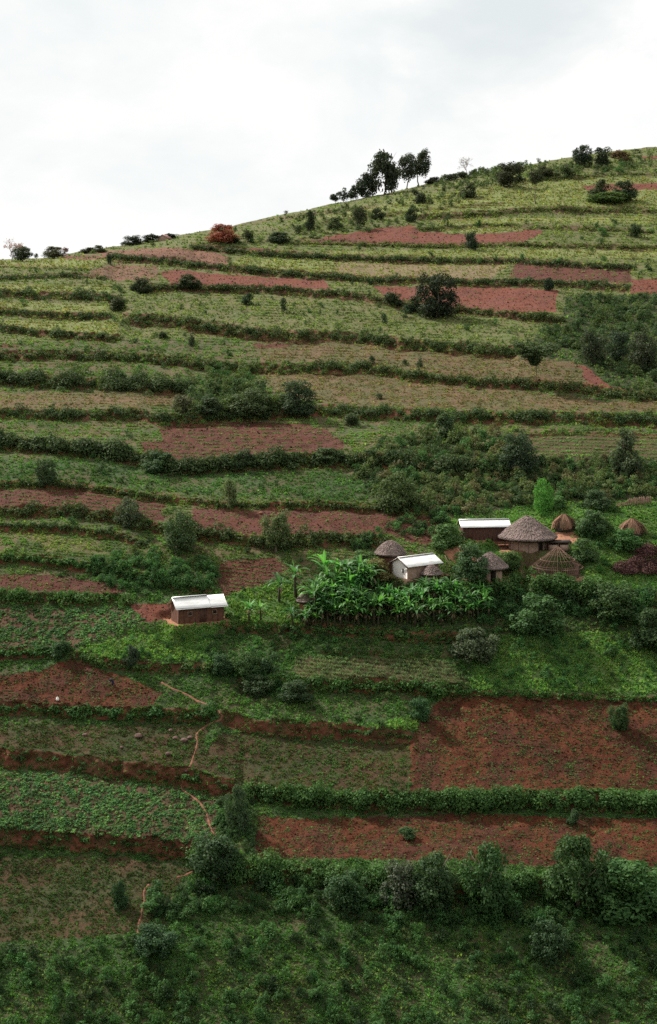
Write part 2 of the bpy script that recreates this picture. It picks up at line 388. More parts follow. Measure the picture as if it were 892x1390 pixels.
# type: ground colour, second colour, patchiness, plant density (per px^2), plant colours, plant kind, size px, share of bare gaps
UP1 = (0.21, 0.26, 0.075); UP2 = (0.23, 0.20, 0.085); GR = (0.14, 0.215, 0.058)
LU = (0.095, 0.215, 0.052); BR = (0.10, 0.245, 0.06); DK = (0.048, 0.12, 0.034)
SO = (0.125, 0.042, 0.026); SO2 = (0.086, 0.031, 0.021); SOL = (0.086, 0.027, 0.013); DR = (0.17, 0.13, 0.07)
TYPES = {
 'upper':  ((0.085, 0.10, 0.036), (0.115, 0.10, 0.047), .7, .46, [GR, UP1, (0.10, 0.14, 0.045), (0.085, 0.12, 0.04)], 'leafy', 2.5, .4),
 'light':  ((0.13, 0.155, 0.052), (0.145, 0.135, 0.057), .5, .44, [UP1, (0.15, 0.18, 0.06), UP2], 'grass', 2.3, .3),
 'pinkgrass': ((0.16, 0.115, 0.07), (0.12, 0.12, 0.05), .5, .25, [UP2, UP1], 'grass', 2.2, .3),
 'lushup': ((0.06, 0.072, 0.03), (0.115, 0.07, 0.042), .6, .42, [GR, LU, (0.12, 0.155, 0.05)], 'leafy', 2.9, .45),
 'lush':   ((0.042, 0.066, 0.025), (0.08, 0.055, 0.032), .6, .42, [LU, (0.075, 0.135, 0.04), DK], 'leafy', 3.0, .4),
 'bright': ((0.07, 0.13, 0.038), (0.095, 0.115, 0.042), .5, .45, [BR, (0.17, 0.26, 0.075), LU, (0.14, 0.235, 0.07)], 'grass', 3.0, .3),
 'dry':    ((0.105, 0.070, 0.038), (0.075, 0.075, 0.033), .8, .40, [DR, GR, (0.12, 0.13, 0.05), UP2, (0.15, 0.10, 0.06)], 'leafy', 2.4, .45),
 'drylow': ((0.10, 0.10, 0.042), (0.13, 0.09, 0.046), .5, .34, [UP1, GR], 'grass', 2.5, .3),
 'redsoil': (SO, (0.12, 0.045, 0.034), .8, .05, [GR, LU, (0.08, 0.07, 0.04), (0.10, 0.06, 0.04)], 'seedling', 2.3, .5),
 'soil2':  ((0.155, 0.075, 0.052), (0.12, 0.065, 0.042), .8, .12, [DR, GR, (0.16, 0.09, 0.055)], 'seedling', 2.4, .3),
 'seed':   (SO2, (0.082, 0.034, 0.026), .7, .12, [GR, LU, DR], 'seedling', 2.7, .45),
 'seeddark': ((0.12, 0.075, 0.048), (0.15, 0.07, 0.048), .7, .22, [GR, DR], 'seedling', 2.4, .25),
 'redlow': (SOL, (0.06, 0.023, 0.015), .8, .20, [DK, LU, (0.06, 0.085, 0.035), (0.06, 0.05, 0.03)], 'seedling', 2.5, .6),
 'rows':   (SO2, (0.066, 0.026, 0.02), .6, .26, [GR, LU, (0.09, 0.10, 0.045)], 'rowplant', 2.6, .35),
 'greenrows': ((0.075, 0.05, 0.028), (0.06, 0.05, 0.026), .5, .42, [LU, GR], 'rowplant', 2.9, .1),
 'veg':    ((0.085, 0.045, 0.028), (0.05, 0.05, 0.024), .6, .20, [LU, (0.045, 0.12, 0.04), (0.07, 0.155, 0.05)], 'veg', 4.4, .4),
 'mixed':  ((0.062, 0.038, 0.020), (0.042, 0.048, 0.020), .9, .42, [(0.075, 0.088, 0.033), (0.06, 0.13, 0.04), (0.085, 0.055, 0.03), DK, (0.07, 0.12, 0.038)], 'leafy', 2.6, .6),
 'maize':  ((0.065, 0.065, 0.028), (0.10, 0.062, 0.036), .5, .26, [(0.10, 0.15, 0.05), (0.07, 0.14, 0.045)], 'rowmaize', 4.0, .2),
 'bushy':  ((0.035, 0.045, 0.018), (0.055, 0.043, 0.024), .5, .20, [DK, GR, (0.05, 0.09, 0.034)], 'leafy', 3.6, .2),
 'earth':  ((0.30, 0.14, 0.085), (0.36, 0.18, 0.115), .6, .02, [LU], 'grass', 3.0, 0),
 'bank':   ((0.14, 0.055, 0.04), (0.10, 0.045, 0.033), .7, .12, [GR, DK], 'grass', 2.6, .4),
 'foot':   ((0.045, 0.055, 0.025), (0.05, 0.07, 0.025), .5, .3, [LU, DK, GR], 'leafy', 3.0, .3),
}
TN = list(TYPES)

# ------------------------------------------------------------------ terrain
Us = np.concatenate([np.arange(-500, -220, 20), np.arange(-220, -60, 3), np.arange(-60, 953, 2), np.arange(955, 1115, 3), np.arange(1120, 1400, 20)]).astype(float)
NU = len(Us)
vr = np.interp(Us, [p[0] for p in RIDGE], [p[1] for p in RIDGE])
vr = vr + (fbm(Us / 22.0, Us * 0 + 3.3, 3) - .5) * 3.0
NF = 2600
VB = 1520.0
sf = np.linspace(0, 1, NF)
Vf = vr[None, :] + sf[:, None] * (VB - vr[None, :])
Uf = np.broadcast_to(Us[None, :], Vf.shape)
tv = np.array([60, 100, 200, 300, 400, 500, 600, 720, 830, 900, 1000, 1100, 1200, 1300, 1400, 1520, 1600], float)
td = np.array([900, 800, 600, 450, 360, 300, 255, 222, 205, 196, 184, 173.5, 163.5, 154, 146, 138, 133], float)
vv = np.arange(60, 1600, 1.0); dd = np.interp(vv, tv, td)
k = np.exp(-0.5 * (np.arange(-90, 91) / 30.0) ** 2); k /= k.sum()
dd = np.convolve(np.pad(dd, 90, mode='edge'), k, mode='valid')


def smooth01(x):
    x = np.clip(x, 0, 1); return x * x * (3 - 2 * x)


def depth(U, V, VR):
    d = np.interp(V, vv, dd)
    d = d * (1 + 0.012 * (fbm(U / 260.0 + 5, V / 200.0 + 2, 2) - .5) * 2)
    return d + 45.0 * np.clip((VR + 22 - V) / 22.0, 0, 1) ** 2


Df = depth(Uf, Vf, vr[None, :])
Tf = np.zeros_like(Vf)
BK = np.zeros_like(Vf)
for i, (pts, a, hh, dens, hc, lab) in enumerate(TERR):
    px = np.array([p[0] for p in pts], float); py = np.array([p[1] for p in pts], float)
    vk = np.interp(Us, px, py) + (fbm(Us / 14.0 + i * 7.7, Us * 0 + i, 3) - .5) * min(6.0, a * 1.1)
    amp = a * smooth01((Us - px[0]) / 14 + .1) * smooth01((px[-1] - Us) / 14 + .1)
    amp = np.where((Us < px[0]) | (Us > px[-1]), 0, amp)
    amp = amp * (0.75 + 0.5 * fbm(Us / 25.0 + i * 3.1, Us * 0 + 50 + i, 2))
    d = vk[None, :] - Vf
    w = 1.0 + 0.28 * a
    Lk = 8 + 4.0 * a
    g = np.clip(d / w, -1, 1)
    Tf += amp[None, :] * g * np.exp(-np.maximum(np.abs(d) - w, 0) / Lk)
    BK = np.maximum(BK, (np.abs(d) < w * 1.05) * (amp[None, :] > 0.7) * np.clip(amp[None, :] / 3.0, 0, 1))
# fade the terrace steps out right at the ridge so the skyline stays put
Tf *= smooth01((Vf - vr[None, :]) / 6.0)
# resample every column so the steps get their own rows of faces
NR = 1150
Sr = np.zeros((NR, NU)); Vr_ = np.zeros((NR, NU)); Tr = np.zeros((NR, NU)); BKr = np.zeros((NR, NU))
for j in range(NU):
    m = np.concatenate([[0], np.cumsum(np.abs(np.diff(Vf[:, j])) * 0.8 + np.abs(np.diff(Vf[:, j] - Tf[:, j])))])
    tgt = np.linspace(0, m[-1], NR)
    Vr_[:, j] = np.interp(tgt, m, Vf[:, j]); Tr[:, j] = np.interp(tgt, m, Tf[:, j]); BKr[:, j] = np.interp(tgt, m, BK[:, j])
del Vf, Uf, Df, Tf, BK
Ur = np.broadcast_to(Us[None, :], Vr_.shape)
D = depth(Ur, Vr_, vr[None, :])
X = (Ur - CU) / F * D
Y = D.copy()
Z = -(Vr_ - CV) / F * D + Tr * D / F
# natural unevenness
Z += (fbm(X / 2.2, Y / 2.2, 3) - .5) * 0.5 * smooth01((Vr_ - vr[None, :]) / 10.0)
Z += (fbm(X / 0.8 + 40, Y / 0.8, 2) - .5) * 0.16
Y += (fbm(X / 0.9, Z / 0.9 + 30, 3) - .5) * 1.3 * BKr * np.clip(D / 200, .6, 1.6)


def grid_vs():
    return CV - Z / Y * F


VS = grid_vs()


def P(u, v, lift=0.0):
    """the terrain point seen at photo pixel (u, v)"""
    j = int(np.argmin(np.abs(Us - u)))
    col = np.maximum.accumulate(VS[:, j])
    d = float(np.interp(v, col, Y[:, j]))
    z = float(np.interp(v, col, Z[:, j]))
    return np.array([(u - CU) / F * d, d, z + lift])


def Parr(u, v):
    out = np.zeros((len(u), 3))
    jj = np.clip(np.searchsorted(Us, u), 1, NU - 1)
    jj = np.where(np.abs(Us[jj - 1] - u) < np.abs(Us[jj] - u), jj - 1, jj)
    order = np.argsort(jj, kind='stable')
    bounds = np.searchsorted(jj[order], np.arange(NU + 1))
    for j in range(NU):
        ids = order[bounds[j]:bounds[j + 1]]
        if len(ids) == 0: continue
        col = np.maximum.accumulate(VS[:, j])
        d = np.interp(v[ids], col, Y[:, j]); z = np.interp(v[ids], col, Z[:, j])
        out[ids, 0] = (u[ids] - CU) / F * d; out[ids, 1] = d; out[ids, 2] = z
    return out


def mpp(u, v):
    """metres per photo pixel at that terrain point"""
    return P(u, v)[1] / F


# level yards cut for the buildings: (u, v, half x, half y, rot deg, falloff m)
PADS = {
 'house_left': (268, 842, 3.9, 2.3, 24, 1.6),
 'house_right': (657, 731, 4.0, 2.0, 6, 1.5),
 'big_hut': (716, 744, 4.0, 3.6, 0, 1.5),
 'small_hut': (530, 770, 2.2, 2.2, 0, 1.0),
 'white_house': (564, 781, 3.6, 2.6, 36, 1.2),
 'hidden_hut': (665, 786, 2.4, 2.2, 0, 1.0),
 'frame_hut': (757, 783, 3.6, 3.4, 0, 1.3),
}
PADZ = {}
padmask = np.zeros_like(Z)
for kx, (u, v, hx, hy, rot, fo) in PADS.items():
    c = P(u, v); PADZ[kx] = c
    ca, sa = math.cos(R(rot)), math.sin(R(rot))
    dx = X - c[0]; dy = Y - c[1]
    lx = np.abs(dx * ca + dy * sa) - hx; ly = np.abs(-dx * sa + dy * ca) - hy
    dist = np.sqrt(np.maximum(lx, 0) ** 2 + np.maximum(ly, 0) ** 2)
    w = smooth01(1 - dist / fo)
    Z = Z * (1 - w) + (c[2] + (fbm(X / .7, Y / .7, 2) - .5) * .08) * w
    padmask = np.maximum(padmask, smooth01(1 - dist / (0.45 * fo)))
VS = grid_vs()


def inpoly(u, v, poly):
    c = np.zeros(u.shape, bool); n = len(poly); j = n - 1
    for i in range(n):
        xi, yi = poly[i]; xj, yj = poly[j]
        if yi != yj:
            c ^= ((yi > v) != (yj > v)) & (u < (xj - xi) * (v - yi) / (yj - yi) + xi)
        j = i
    return c


def field_type(u, v):
    """field index per point; edges wander a little"""
    uu = u + (fbm(u / 9.0, v / 9.0, 3) - .5) * 10
    v2 = v + (fbm(u / 9.0 + 60, v / 6.0, 3) - .5) * np.clip(v / 140.0, 3, 8)
    t = np.where(v < 560, TN.index('lushup'), np.where(v < 780, TN.index('lushup'), TN.index('lush')))
    t = np.where(v > 1400, TN.index('bushy'), t)
    t = np.where((v > 1290) & (fbm(u / 40.0, v / 20.0, 3) > .52), TN.index('bushy'), t)
    for name, poly in FIELDS[1:]:
        t = np.where(inpoly(uu, v2, poly), TN.index(name), t)
    return t


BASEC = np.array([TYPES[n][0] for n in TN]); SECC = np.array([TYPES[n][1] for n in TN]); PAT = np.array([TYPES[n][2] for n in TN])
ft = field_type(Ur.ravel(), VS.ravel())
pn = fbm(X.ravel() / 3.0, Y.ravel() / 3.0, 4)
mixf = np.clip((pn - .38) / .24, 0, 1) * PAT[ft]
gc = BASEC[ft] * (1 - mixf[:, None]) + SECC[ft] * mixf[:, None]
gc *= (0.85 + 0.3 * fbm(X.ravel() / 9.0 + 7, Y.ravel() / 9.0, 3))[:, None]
# ploughed ridges in the row fields are dark/light damp soil strips
bk = BKr.ravel()
bankc = np.array([0.13, 0.048, 0.029]) * (0.6 + 0.8 * fbm(X.ravel() / .8, Z.ravel() / .5, 3))[:, None]
upb = np.clip((560 - VS.ravel()) / 300, 0, 1)[:, None]
bankc = bankc * (1 - upb) + np.array([0.10, 0.06, 0.04]) * upb
gmix = np.clip((fbm(X.ravel() / 2.0, Y.ravel() / 2.0 + 80, 3) - .45) * 6, 0, 1)[:, None]
bankc = bankc * (1 - .35 * gmix) + np.array([0.05, 0.06, 0.03]) * .35 * gmix
gc = gc * (1 - np.clip(bk, 0, 1)[:, None]) + bankc * np.clip(bk, 0, 1)[:, None]
pm = (padmask.ravel() * np.clip(fbm(X.ravel() / 1.0, Y.ravel() / 1.0 + 9, 3) * 2.6 - .3, 0, 1))[:, None]
ph = pm * (Y.ravel() < 0)[:, None]
for kx in ('house_left', 'house_right', 'hidden_hut'):
    c = PADZ[kx]; ph = np.maximum(ph, pm * (np.hypot(X.ravel() - c[0], Y.ravel() - c[1]) < 7)[:, None])
dk = np.clip(pm - ph, 0, 1)
gc = gc * (1 - ph) + np.array([0.32, 0.15, 0.09]) * ph
gc = gc * (1 - .7 * dk) + np.array([0.11, 0.06, 0.04]) * .7 * dk

# rows beyond the ridge (falling away on the far side) and down to the valley and the near slope
top = []
for dy, dz in ((6, -.6), (14, -2.2), (30, -7), (60, -18), (120, -42), (260, -90), (700, -140), (2500, -160), (9000, -170)):
    yy = Y[0] + dy
    top.append((X[0] * (yy / Y[0]), yy, Z[0] + dz - (dz < -30) * 0.0))
top = top[::-1]
bot = []
for yy, zz in ((132, -76.5), (126, -78.5), (118, -79), (108, -76), (95, -67), (70, -50), (40, -30), (15, -12.5), (0, -2.6), (-12, -1.9), (-60, 6), (-300, 30), (-2500, 60)):
    xs = (Us - CU) / F * max(138, 138 + (138 - yy) * 0.5)
    if yy < 0: xs = xs * (1 + abs(yy) / 60.0)
    bot.append((xs, np.full(NU, float(yy)) + (fbm(Us / 60., Us * 0 + yy, 2) - .5) * 2, np.full(NU, float(zz)) + (fbm(Us / 50., Us * 0 + yy + 5, 2) - .5) * .8))
ntop, nbot = len(top), len(bot)
GX = np.concatenate([np.array([t[0] for t in top]), X, np.array([b[0] for b in bot])])
GY = np.concatenate([np.array([t[1] for t in top]), Y, np.array([b[1] for b in bot])])
GZ = np.concatenate([np.array([t[2] for t in top]), Z, np.array([b[2] for b in bot])])
gcol = np.concatenate([np.tile([0.11, 0.12, 0.05], (ntop * NU, 1)), gc, np.tile([0.05, 0.065, 0.026], (nbot * NU, 1))])
# widen the sheet sideways so it runs to the horizon
TOT = GX.shape[0]
sideL = GX[:, :1] - np.array([[3000.0, 600.0, 120.0]]); sideR = GX[:, -1:] + np.array([[120.0, 600.0, 3000.0]])
GXX = np.concatenate([sideL, GX, sideR], 1)
GYY = np.concatenate([np.repeat(GY[:, :1], 3, 1), GY, np.repeat(GY[:, -1:], 3, 1)], 1)
GZZ = np.concatenate([np.repeat(GZ[:, :1], 3, 1), GZ, np.repeat(GZ[:, -1:], 3, 1)], 1)
gcol = gcol.reshape(TOT, NU, 3)
gcol = np.concatenate([np.repeat(gcol[:, :1], 3, 1), gcol, np.repeat(gcol[:, -1:], 3, 1)], 1).reshape(-1, 3)
NC = NU + 6
ii = np.arange(TOT - 1)[:, None] * NC + np.arange(NC - 1)[None, :]
ii = ii.ravel()
quads = np.stack([ii, ii + NC, ii + NC + 1, ii + 1], 1)

m, nt, out = new_mat('hillside_ground')
at = nt.nodes.new('ShaderNodeAttribute'); at.attribute_name = 'gcol'
tc = nt.nodes.new('ShaderNodeTexCoord')
n1 = N(nt, 'ShaderNodeTexNoise', Scale=1.6, Detail=8.0, Roughness=0.7); nt.links.new(tc.outputs['Object'], n1.inputs['Vector'])
n2 = N(nt, 'ShaderNodeTexNoise', Scale=5.5, Detail=5.0, Roughness=0.75); nt.links.new(tc.outputs['Object'], n2.inputs['Vector'])
f1 = maprange(nt, n1.outputs[0], .3, .7, .72, 1.28); f2 = maprange(nt, n2.outputs[0], .3, .7, .62, 1.38)
mu = nt.nodes.new('ShaderNodeMath'); mu.operation = 'MULTIPLY'; nt.links.new(f1, mu.inputs[0]); nt.links.new(f2, mu.inputs[1])
cc = nt.nodes.new('ShaderNodeVectorMath'); cc.operation = 'SCALE'; nt.links.new(at.outputs['Color'], cc.inputs[0]); nt.links.new(mu.outputs[0], cc.inputs['Scale'])
pb = nt.nodes.new('ShaderNodeBsdfPrincipled'); pb.inputs['Roughness'].default_value = 0.95; pb.inputs['Specular IOR Level'].default_value = 0.1
nt.links.new(cc.outputs[0], pb.inputs['Base Color'])
bp = N(nt, 'ShaderNodeBump', Strength=0.9, Distance=0.16); nt.links.new(n2.outputs[0], bp.inputs['Height'])
nt.links.new(bp.outputs[0], pb.inputs['Normal']); nt.links.new(pb.outputs[0], out.inputs['Surface'])
gme = mesh_np('hillside_ground', np.stack([GXX.ravel(), GYY.ravel(), GZZ.ravel()], 1), quads, [m], smooth=True, col=gcol)
tag(obj('terrain', gme), kind='structure')
# ------------------------------------------------------------------ foliage builders
def unit(v):
    return v / (np.linalg.norm(v, axis=-1, keepdims=True) + 1e-9)


def leaf_quads(c, nrm, size, rng, aspect=0.55):
    """one rhombic leaf per centre"""
    n = len(c)
    r = unit(rng.normal(size=(n, 3)))
    t = unit(np.cross(nrm, r)); b = np.cross(nrm, t)
    s = np.broadcast_to(size, (n,))[:, None]
    v = np.stack([c + t * s, c + b * s * aspect + nrm * s * .15, c - t * s, c - b * s * aspect + nrm * s * .15], 1).reshape(-1, 3)
    q = np.arange(4 * n).reshape(n, 4)
    return v, q


PROFILE = {
 'round': lambda z: np.sqrt(np.clip(1 - (2 * z - 1) ** 2, 0, 1)),
 'dome': lambda z: np.sqrt(np.clip(1 - z ** 2, 0, 1)),
 'cone': lambda z: 1.0 * (1 - z) ** .8 * .95 + .05,
 'column': lambda z: np.clip(np.minimum((z + .12) * 3, (1.06 - z) * 2.2), 0, .9),
 'flat': lambda z: np.clip(1.15 - np.abs(z - .75) * 2.1, .05, 1),
 'ragged': lambda z: np.clip(np.sin(z * 3.1) ** .6 + .1, 0, 1),
}


def crown_data(seed, shape, nl, nleaf, lr=(.16, .30), leaf=.05, z0=0.0, jitter=.5):
    rng = np.random.RandomState(seed)
    z = rng.uniform(.12, .9, nl)
    rad = PROFILE[shape](z)
    th = rng.uniform(0, 2 * np.pi, nl)
    rr = np.sqrt(rng.uniform(.0, 1, nl)) * rad * .5 * .78
    c = np.stack([rr * np.cos(th), rr * np.sin(th), z], 1)
    r = rng.uniform(lr[0], lr[1], nl) * (0.6 + .5 * rad)
    k = rng.choice(nl, nleaf, p=r ** 2 / np.sum(r ** 2))
    d = unit(rng.normal(size=(nleaf, 3)))
    flip = (d[:, 2] < 0) & (rng.rand(nleaf) < .35); d[flip, 2] *= -1
    p = c[k] + d * (r[k] * rng.uniform(1 - jitter, 1.08, nleaf))[:, None]
    nr = unit(d + rng.normal(size=(nleaf, 3)) * .55 + np.array([0, 0, .35]))
    v, q = leaf_quads(p, nr, leaf * rng.uniform(.6, 1.3, nleaf), rng)
    lump = rng.rand(nl)
    var = np.clip(.6 * rng.rand(nleaf) + .4 * lump[k], 0, 1)
    # normalise to unit width, height 0..1
    lo = np.percentile(p, 1, axis=0); hi = np.percentile(p, 99, axis=0)
    w = max(hi[0] - lo[0], hi[1] - lo[1]); h = hi[2] - lo[2]
    v = (v - np.array([(lo[0] + hi[0]) / 2, (lo[1] + hi[1]) / 2, lo[2]])) / np.array([w, w, h])
    v[:, 2] = v[:, 2] * (1 - z0) + z0
    return v, q, var


def crown_mesh(name, mat, *a, **k):
    v, q, var = crown_data(*a, **k)
    return mesh_np(name, v, q, [mat], var=var)


# ---- small plants used by the scattered ground cover
def tuft_mesh(name, seed, kind):
    rng = np.random.RandomState(seed)
    if kind == 'grass':
        n = 16
        a = rng.uniform(0, 2 * np.pi, n); lean = rng.uniform(.1, .9, n)
        base = np.stack([np.cos(a), np.sin(a), 0 * a], 1) * rng.uniform(0, .28, n)[:, None]
        tip = base + np.stack([np.cos(a) * lean * .5, np.sin(a) * lean * .5, rng.uniform(.45, .95, n)], 1)
        side = np.stack([-np.sin(a), np.cos(a), 0 * a], 1) * rng.uniform(.05, .1, n)[:, None]
        mid = base * .45 + tip * .55 + np.array([0, 0, .1])
        v = np.stack([base - side * .7, base + side * .7, mid + side, mid - side, tip], 1).reshape(-1, 3)
        i = np.arange(n)[:, None] * 5
        return mesh_np(name, v, [i + np.array([[0, 1, 2, 3]]), i + np.array([[3, 2, 4]])], [M_inst], var=np.tile(rng.rand(n), 2))
    n = {'leafy': 14, 'seedling': 9, 'veg': 20, 'maize': 7}[kind]
    if kind == 'maize':
        v = []; fl = []
        for i in range(n):
            a = rng.uniform(0, 2 * np.pi); h = .2 + .6 * i / n; d = np.array([math.cos(a), math.sin(a), 0]); s = np.array([-d[1], d[0], 0]) * .055
            o = np.array([0, 0, h]); m1 = o + d * .22 + np.array([0, 0, .2]); e = o + d * .5 + np.array([0, 0, .05])
            kk = len(v); v += [o - s * .5, o + s * .5, m1 + s, m1 - s, e + s * .2, e - s * .2]
            fl += [[kk, kk + 1, kk + 2, kk + 3], [kk + 3, kk + 2, kk + 4, kk + 5]]
        return mesh_np(name, np.array(v), np.array(fl), [M_inst], var=np.repeat(rng.rand(n), 2))
    d = unit(rng.normal(size=(n, 3))); d[:, 2] = np.abs(d[:, 2])
    p = d * rng.uniform(.18, .5, n)[:, None] * np.array([1, 1, .8]) + np.array([0, 0, .04])
    nr = unit(d * .5 + rng.normal(size=(n, 3)) * .4 + np.array([0, 0, .8]))
    v, q = leaf_quads(p, nr, {'leafy': .17, 'seedling': .2, 'veg': .19}[kind] * rng.uniform(.7, 1.3, n), rng, .6)
    return mesh_np(name, v, q, [M_inst], var=rng.rand(n))


def source_collection(name, meshes):
    c = bpy.data.collections.new(name)
    for i, me in enumerate(meshes):
        o = bpy.data.objects.new('%s_%02d' % (name, i), me); c.objects.link(o)
    return c


def scatter(name, pts, scl, rot, col, idx, coll, label, cat):
    me = bpy.data.meshes.new(name)
    me.vertices.add(len(pts)); me.vertices.foreach_set('co', np.asarray(pts, np.float32).ravel())
    me.attributes.new('scl', 'FLOAT', 'POINT').data.foreach_set('value', np.asarray(scl, np.float32))
    me.attributes.new('rot', 'FLOAT_VECTOR', 'POINT').data.foreach_set('vector', np.asarray(rot, np.float32).ravel())
    c4 = np.ones((len(pts), 4), np.float32); c4[:, :3] = col
    me.attributes.new('col', 'FLOAT_COLOR', 'POINT').data.foreach_set('color', c4.ravel())
    me.attributes.new('pick', 'INT', 'POINT').data.foreach_set('value', np.asarray(idx, np.int32))
    o = obj(name, me); tag(o, label, cat, kind='stuff')
    ng = bpy.data.node_groups.new(name, 'GeometryNodeTree')
    ng.interface.new_socket('Geometry', in_out='INPUT', socket_type='NodeSocketGeometry')
    ng.interface.new_socket('Geometry', in_out='OUTPUT', socket_type='NodeSocketGeometry')
    gi = ng.nodes.new('NodeGroupInput'); go = ng.nodes.new('NodeGroupOutput')
    ip = ng.nodes.new('GeometryNodeInstanceOnPoints'); ci = ng.nodes.new('GeometryNodeCollectionInfo')
    ci.inputs['Collection'].default_value = coll
    ci.inputs['Separate Children'].default_value = True; ci.inputs['Reset Children'].default_value = True

    def na(nm, t):
        a = ng.nodes.new('GeometryNodeInputNamedAttribute'); a.data_type = t; a.inputs['Name'].default_value = nm; return a.outputs[0]
    er = ng.nodes.new('FunctionNodeEulerToRotation')
    ng.links.new(na('rot', 'FLOAT_VECTOR'), er.inputs[0])
    ip.inputs['Pick Instance'].default_value = True
    ng.links.new(gi.outputs[0], ip.inputs['Points']); ng.links.new(ci.outputs[0], ip.inputs['Instance'])
    ng.links.new(na('pick', 'INT'), ip.inputs['Instance Index'])
    ng.links.new(er.outputs[0], ip.inputs['Rotation']); ng.links.new(na('scl', 'FLOAT'), ip.inputs['Scale'])
    ng.links.new(ip.outputs[0], go.inputs[0])
    md = o.modifiers.new('scatter', 'NODES'); md.node_group = ng
    return o


# footpaths (kept clear of plants)
PATHS = [
 [(219, 926), (230, 933), (242, 938), (256, 944), (267, 951), (283, 957), (295, 964), (302, 971), (300, 977), (290, 980), (281, 985), (272, 991), (266, 998), (268, 1006), (267, 1014), (263, 1026), (259, 1038), (254, 1046), (251, 1056), (246, 1066), (247, 1072), (258, 1079), (269, 1087), (276, 1096), (281, 1106), (284, 1118), (288, 1127), (291, 1134)],
 [(262, 1183), (250, 1189), (240, 1191)],
 [(202, 1201), (197, 1206), (195, 1213), (196, 1222), (193, 1232), (192, 1243), (188, 1254), (187, 1267)],
]


def path_dist(u, v):
    d = np.full(u.shape, 1e9)
    for p in PATHS:
        for (x0, y0), (x1, y1) in zip(p[:-1], p[1:]):
            L = (x1 - x0) ** 2 + (y1 - y0) ** 2
            t = np.clip(((u - x0) * (x1 - x0) + (v - y0) * (y1 - y0)) / L, 0, 1)
            d = np.minimum(d, np.hypot(u - x0 - t * (x1 - x0), v - y0 - t * (y1 - y0)))
    return d


# structures' footprints in the picture, kept free of ground cover (metres on the ground)
def on_pad(p):
    r = np.zeros(len(p), bool)
    for kx, (u, v, hx, hy, rot, fo) in PADS.items():
        c = PADZ[kx]; ca, sa = math.cos(R(rot)), math.sin(R(rot))
        dx = p[:, 0] - c[0]; dy = p[:, 1] - c[1]
        r |= (np.abs(dx * ca + dy * sa) < hx + .15) & (np.abs(-dx * sa + dy * ca) < hy + .15)
    return r


KINDS_ = ['grass', 'leafy', 'seedling', 'veg', 'maize']
SRC = {k: source_collection('source_' + k, [tuft_mesh('%s_%d' % (k, i), 100 + 7 * i + len(k), k) for i in range(5)]) for k in KINDS_}

NS = 1300000
su = rs.uniform(-215, 1105, NS); sv = rs.uniform(190, 1420, NS)
rv = np.interp(su, Us, vr)
ok = sv > rv + 1.0
su = su[ok]; sv = sv[ok]
# row crops: pull plants onto rows that follow the contour
ftp = field_type(su, sv)
isrow = np.isin(ftp, [TN.index('rows'), TN.index('greenrows'), TN.index('maize')])
per = np.where(sv < 640, 4.4, 5.0); slope = np.where(sv > 650, .10, .03)
w_ = sv - slope * su
per = np.where(isrow, per, 3.7)
snap = np.round(w_ / per) * per + slope * su + rs.normal(size=len(su)) * .55
soft = np.isin(ftp, [TN.index(x) for x in ('upper', 'dry', 'light', 'lushup', 'redlow', 'seed', 'redsoil')]) & (fbm(su / 60.0 + 4, sv / 25.0 + 8, 2) > .5) & (rs.rand(len(su)) < .75)
sv = np.where(isrow | soft, snap, sv)
dens = np.array([TYPES[n][3] for n in TN])[ftp]; gap = np.array([TYPES[n][7] for n in TN])[ftp]
patch = fbm(su / 7.0 + 31, sv / 4.5 + 11, 3)
prob = dens / (NS / (1320 * 1230.0)) * np.clip(1.0 + (patch - .5) * 9 * gap, .06, 1.9)
keep = rs.rand(len(su)) < prob
pd = path_dist(su, sv)
keep &= pd > 1.6
for pts_, a_, h_, d_, c_, l_ in TERR:      # the bare earth banks carry only a little grass
    if h_ and d_ < .5:
        px_ = np.array([p[0] for p in pts_], float); py_ = np.array([p[1] for p in pts_], float)
        on = (su > px_[0]) & (su < px_[-1]) & (np.abs(sv - np.interp(su, px_, py_)) < a_ * .95)
        keep &= ~(on & (rs.rand(len(su)) < .75))
su = su[keep]; sv = sv[keep]; ftp = ftp[keep]
sp = Parr(su, sv)
good = ~on_pad(sp)
su, sv, ftp, sp = su[good], sv[good], ftp[good], sp[good]
sizepx = np.array([TYPES[n][6] for n in TN])[ftp]
mp = sp[:, 1] / F
scl = np.clip(sizepx * mp * np.clip(rs.normal(1, .28, len(su)), .45, 1.9), .14, 1.0)
# colours: choose from the palette of the field, with slow drifts over the hill
cols = np.zeros((len(su), 3))
for i, n in enumerate(TN):
    s = np.where(ftp == i)[0]
    if len(s):
        pal = np.array(TYPES[n][4]); cols[s] = pal[rs.randint(0, len(pal), len(s))]
drift = fbm(sp[:, 0] / 6, sp[:, 1] / 6, 3)
cols *= (0.55 + .9 * drift)[:, None] * np.clip(rs.normal(1, .16, (len(su), 1)), .6, 1.5)
yel = np.clip(fbm(sp[:, 0] / 4 + 90, sp[:, 1] / 4, 3) * 3 - 1.5, 0, 1)[:, None] * .35
cols = cols * (1 - yel) + cols * np.array([1.5, 1.1, .8]) * yel
kindof = np.array([{'grass': 0, 'leafy': 1, 'seedling': 2, 'veg': 3, 'rowplant': 2, 'rowmaize': 4}[TYPES[n][5]] for n in TN])[ftp]
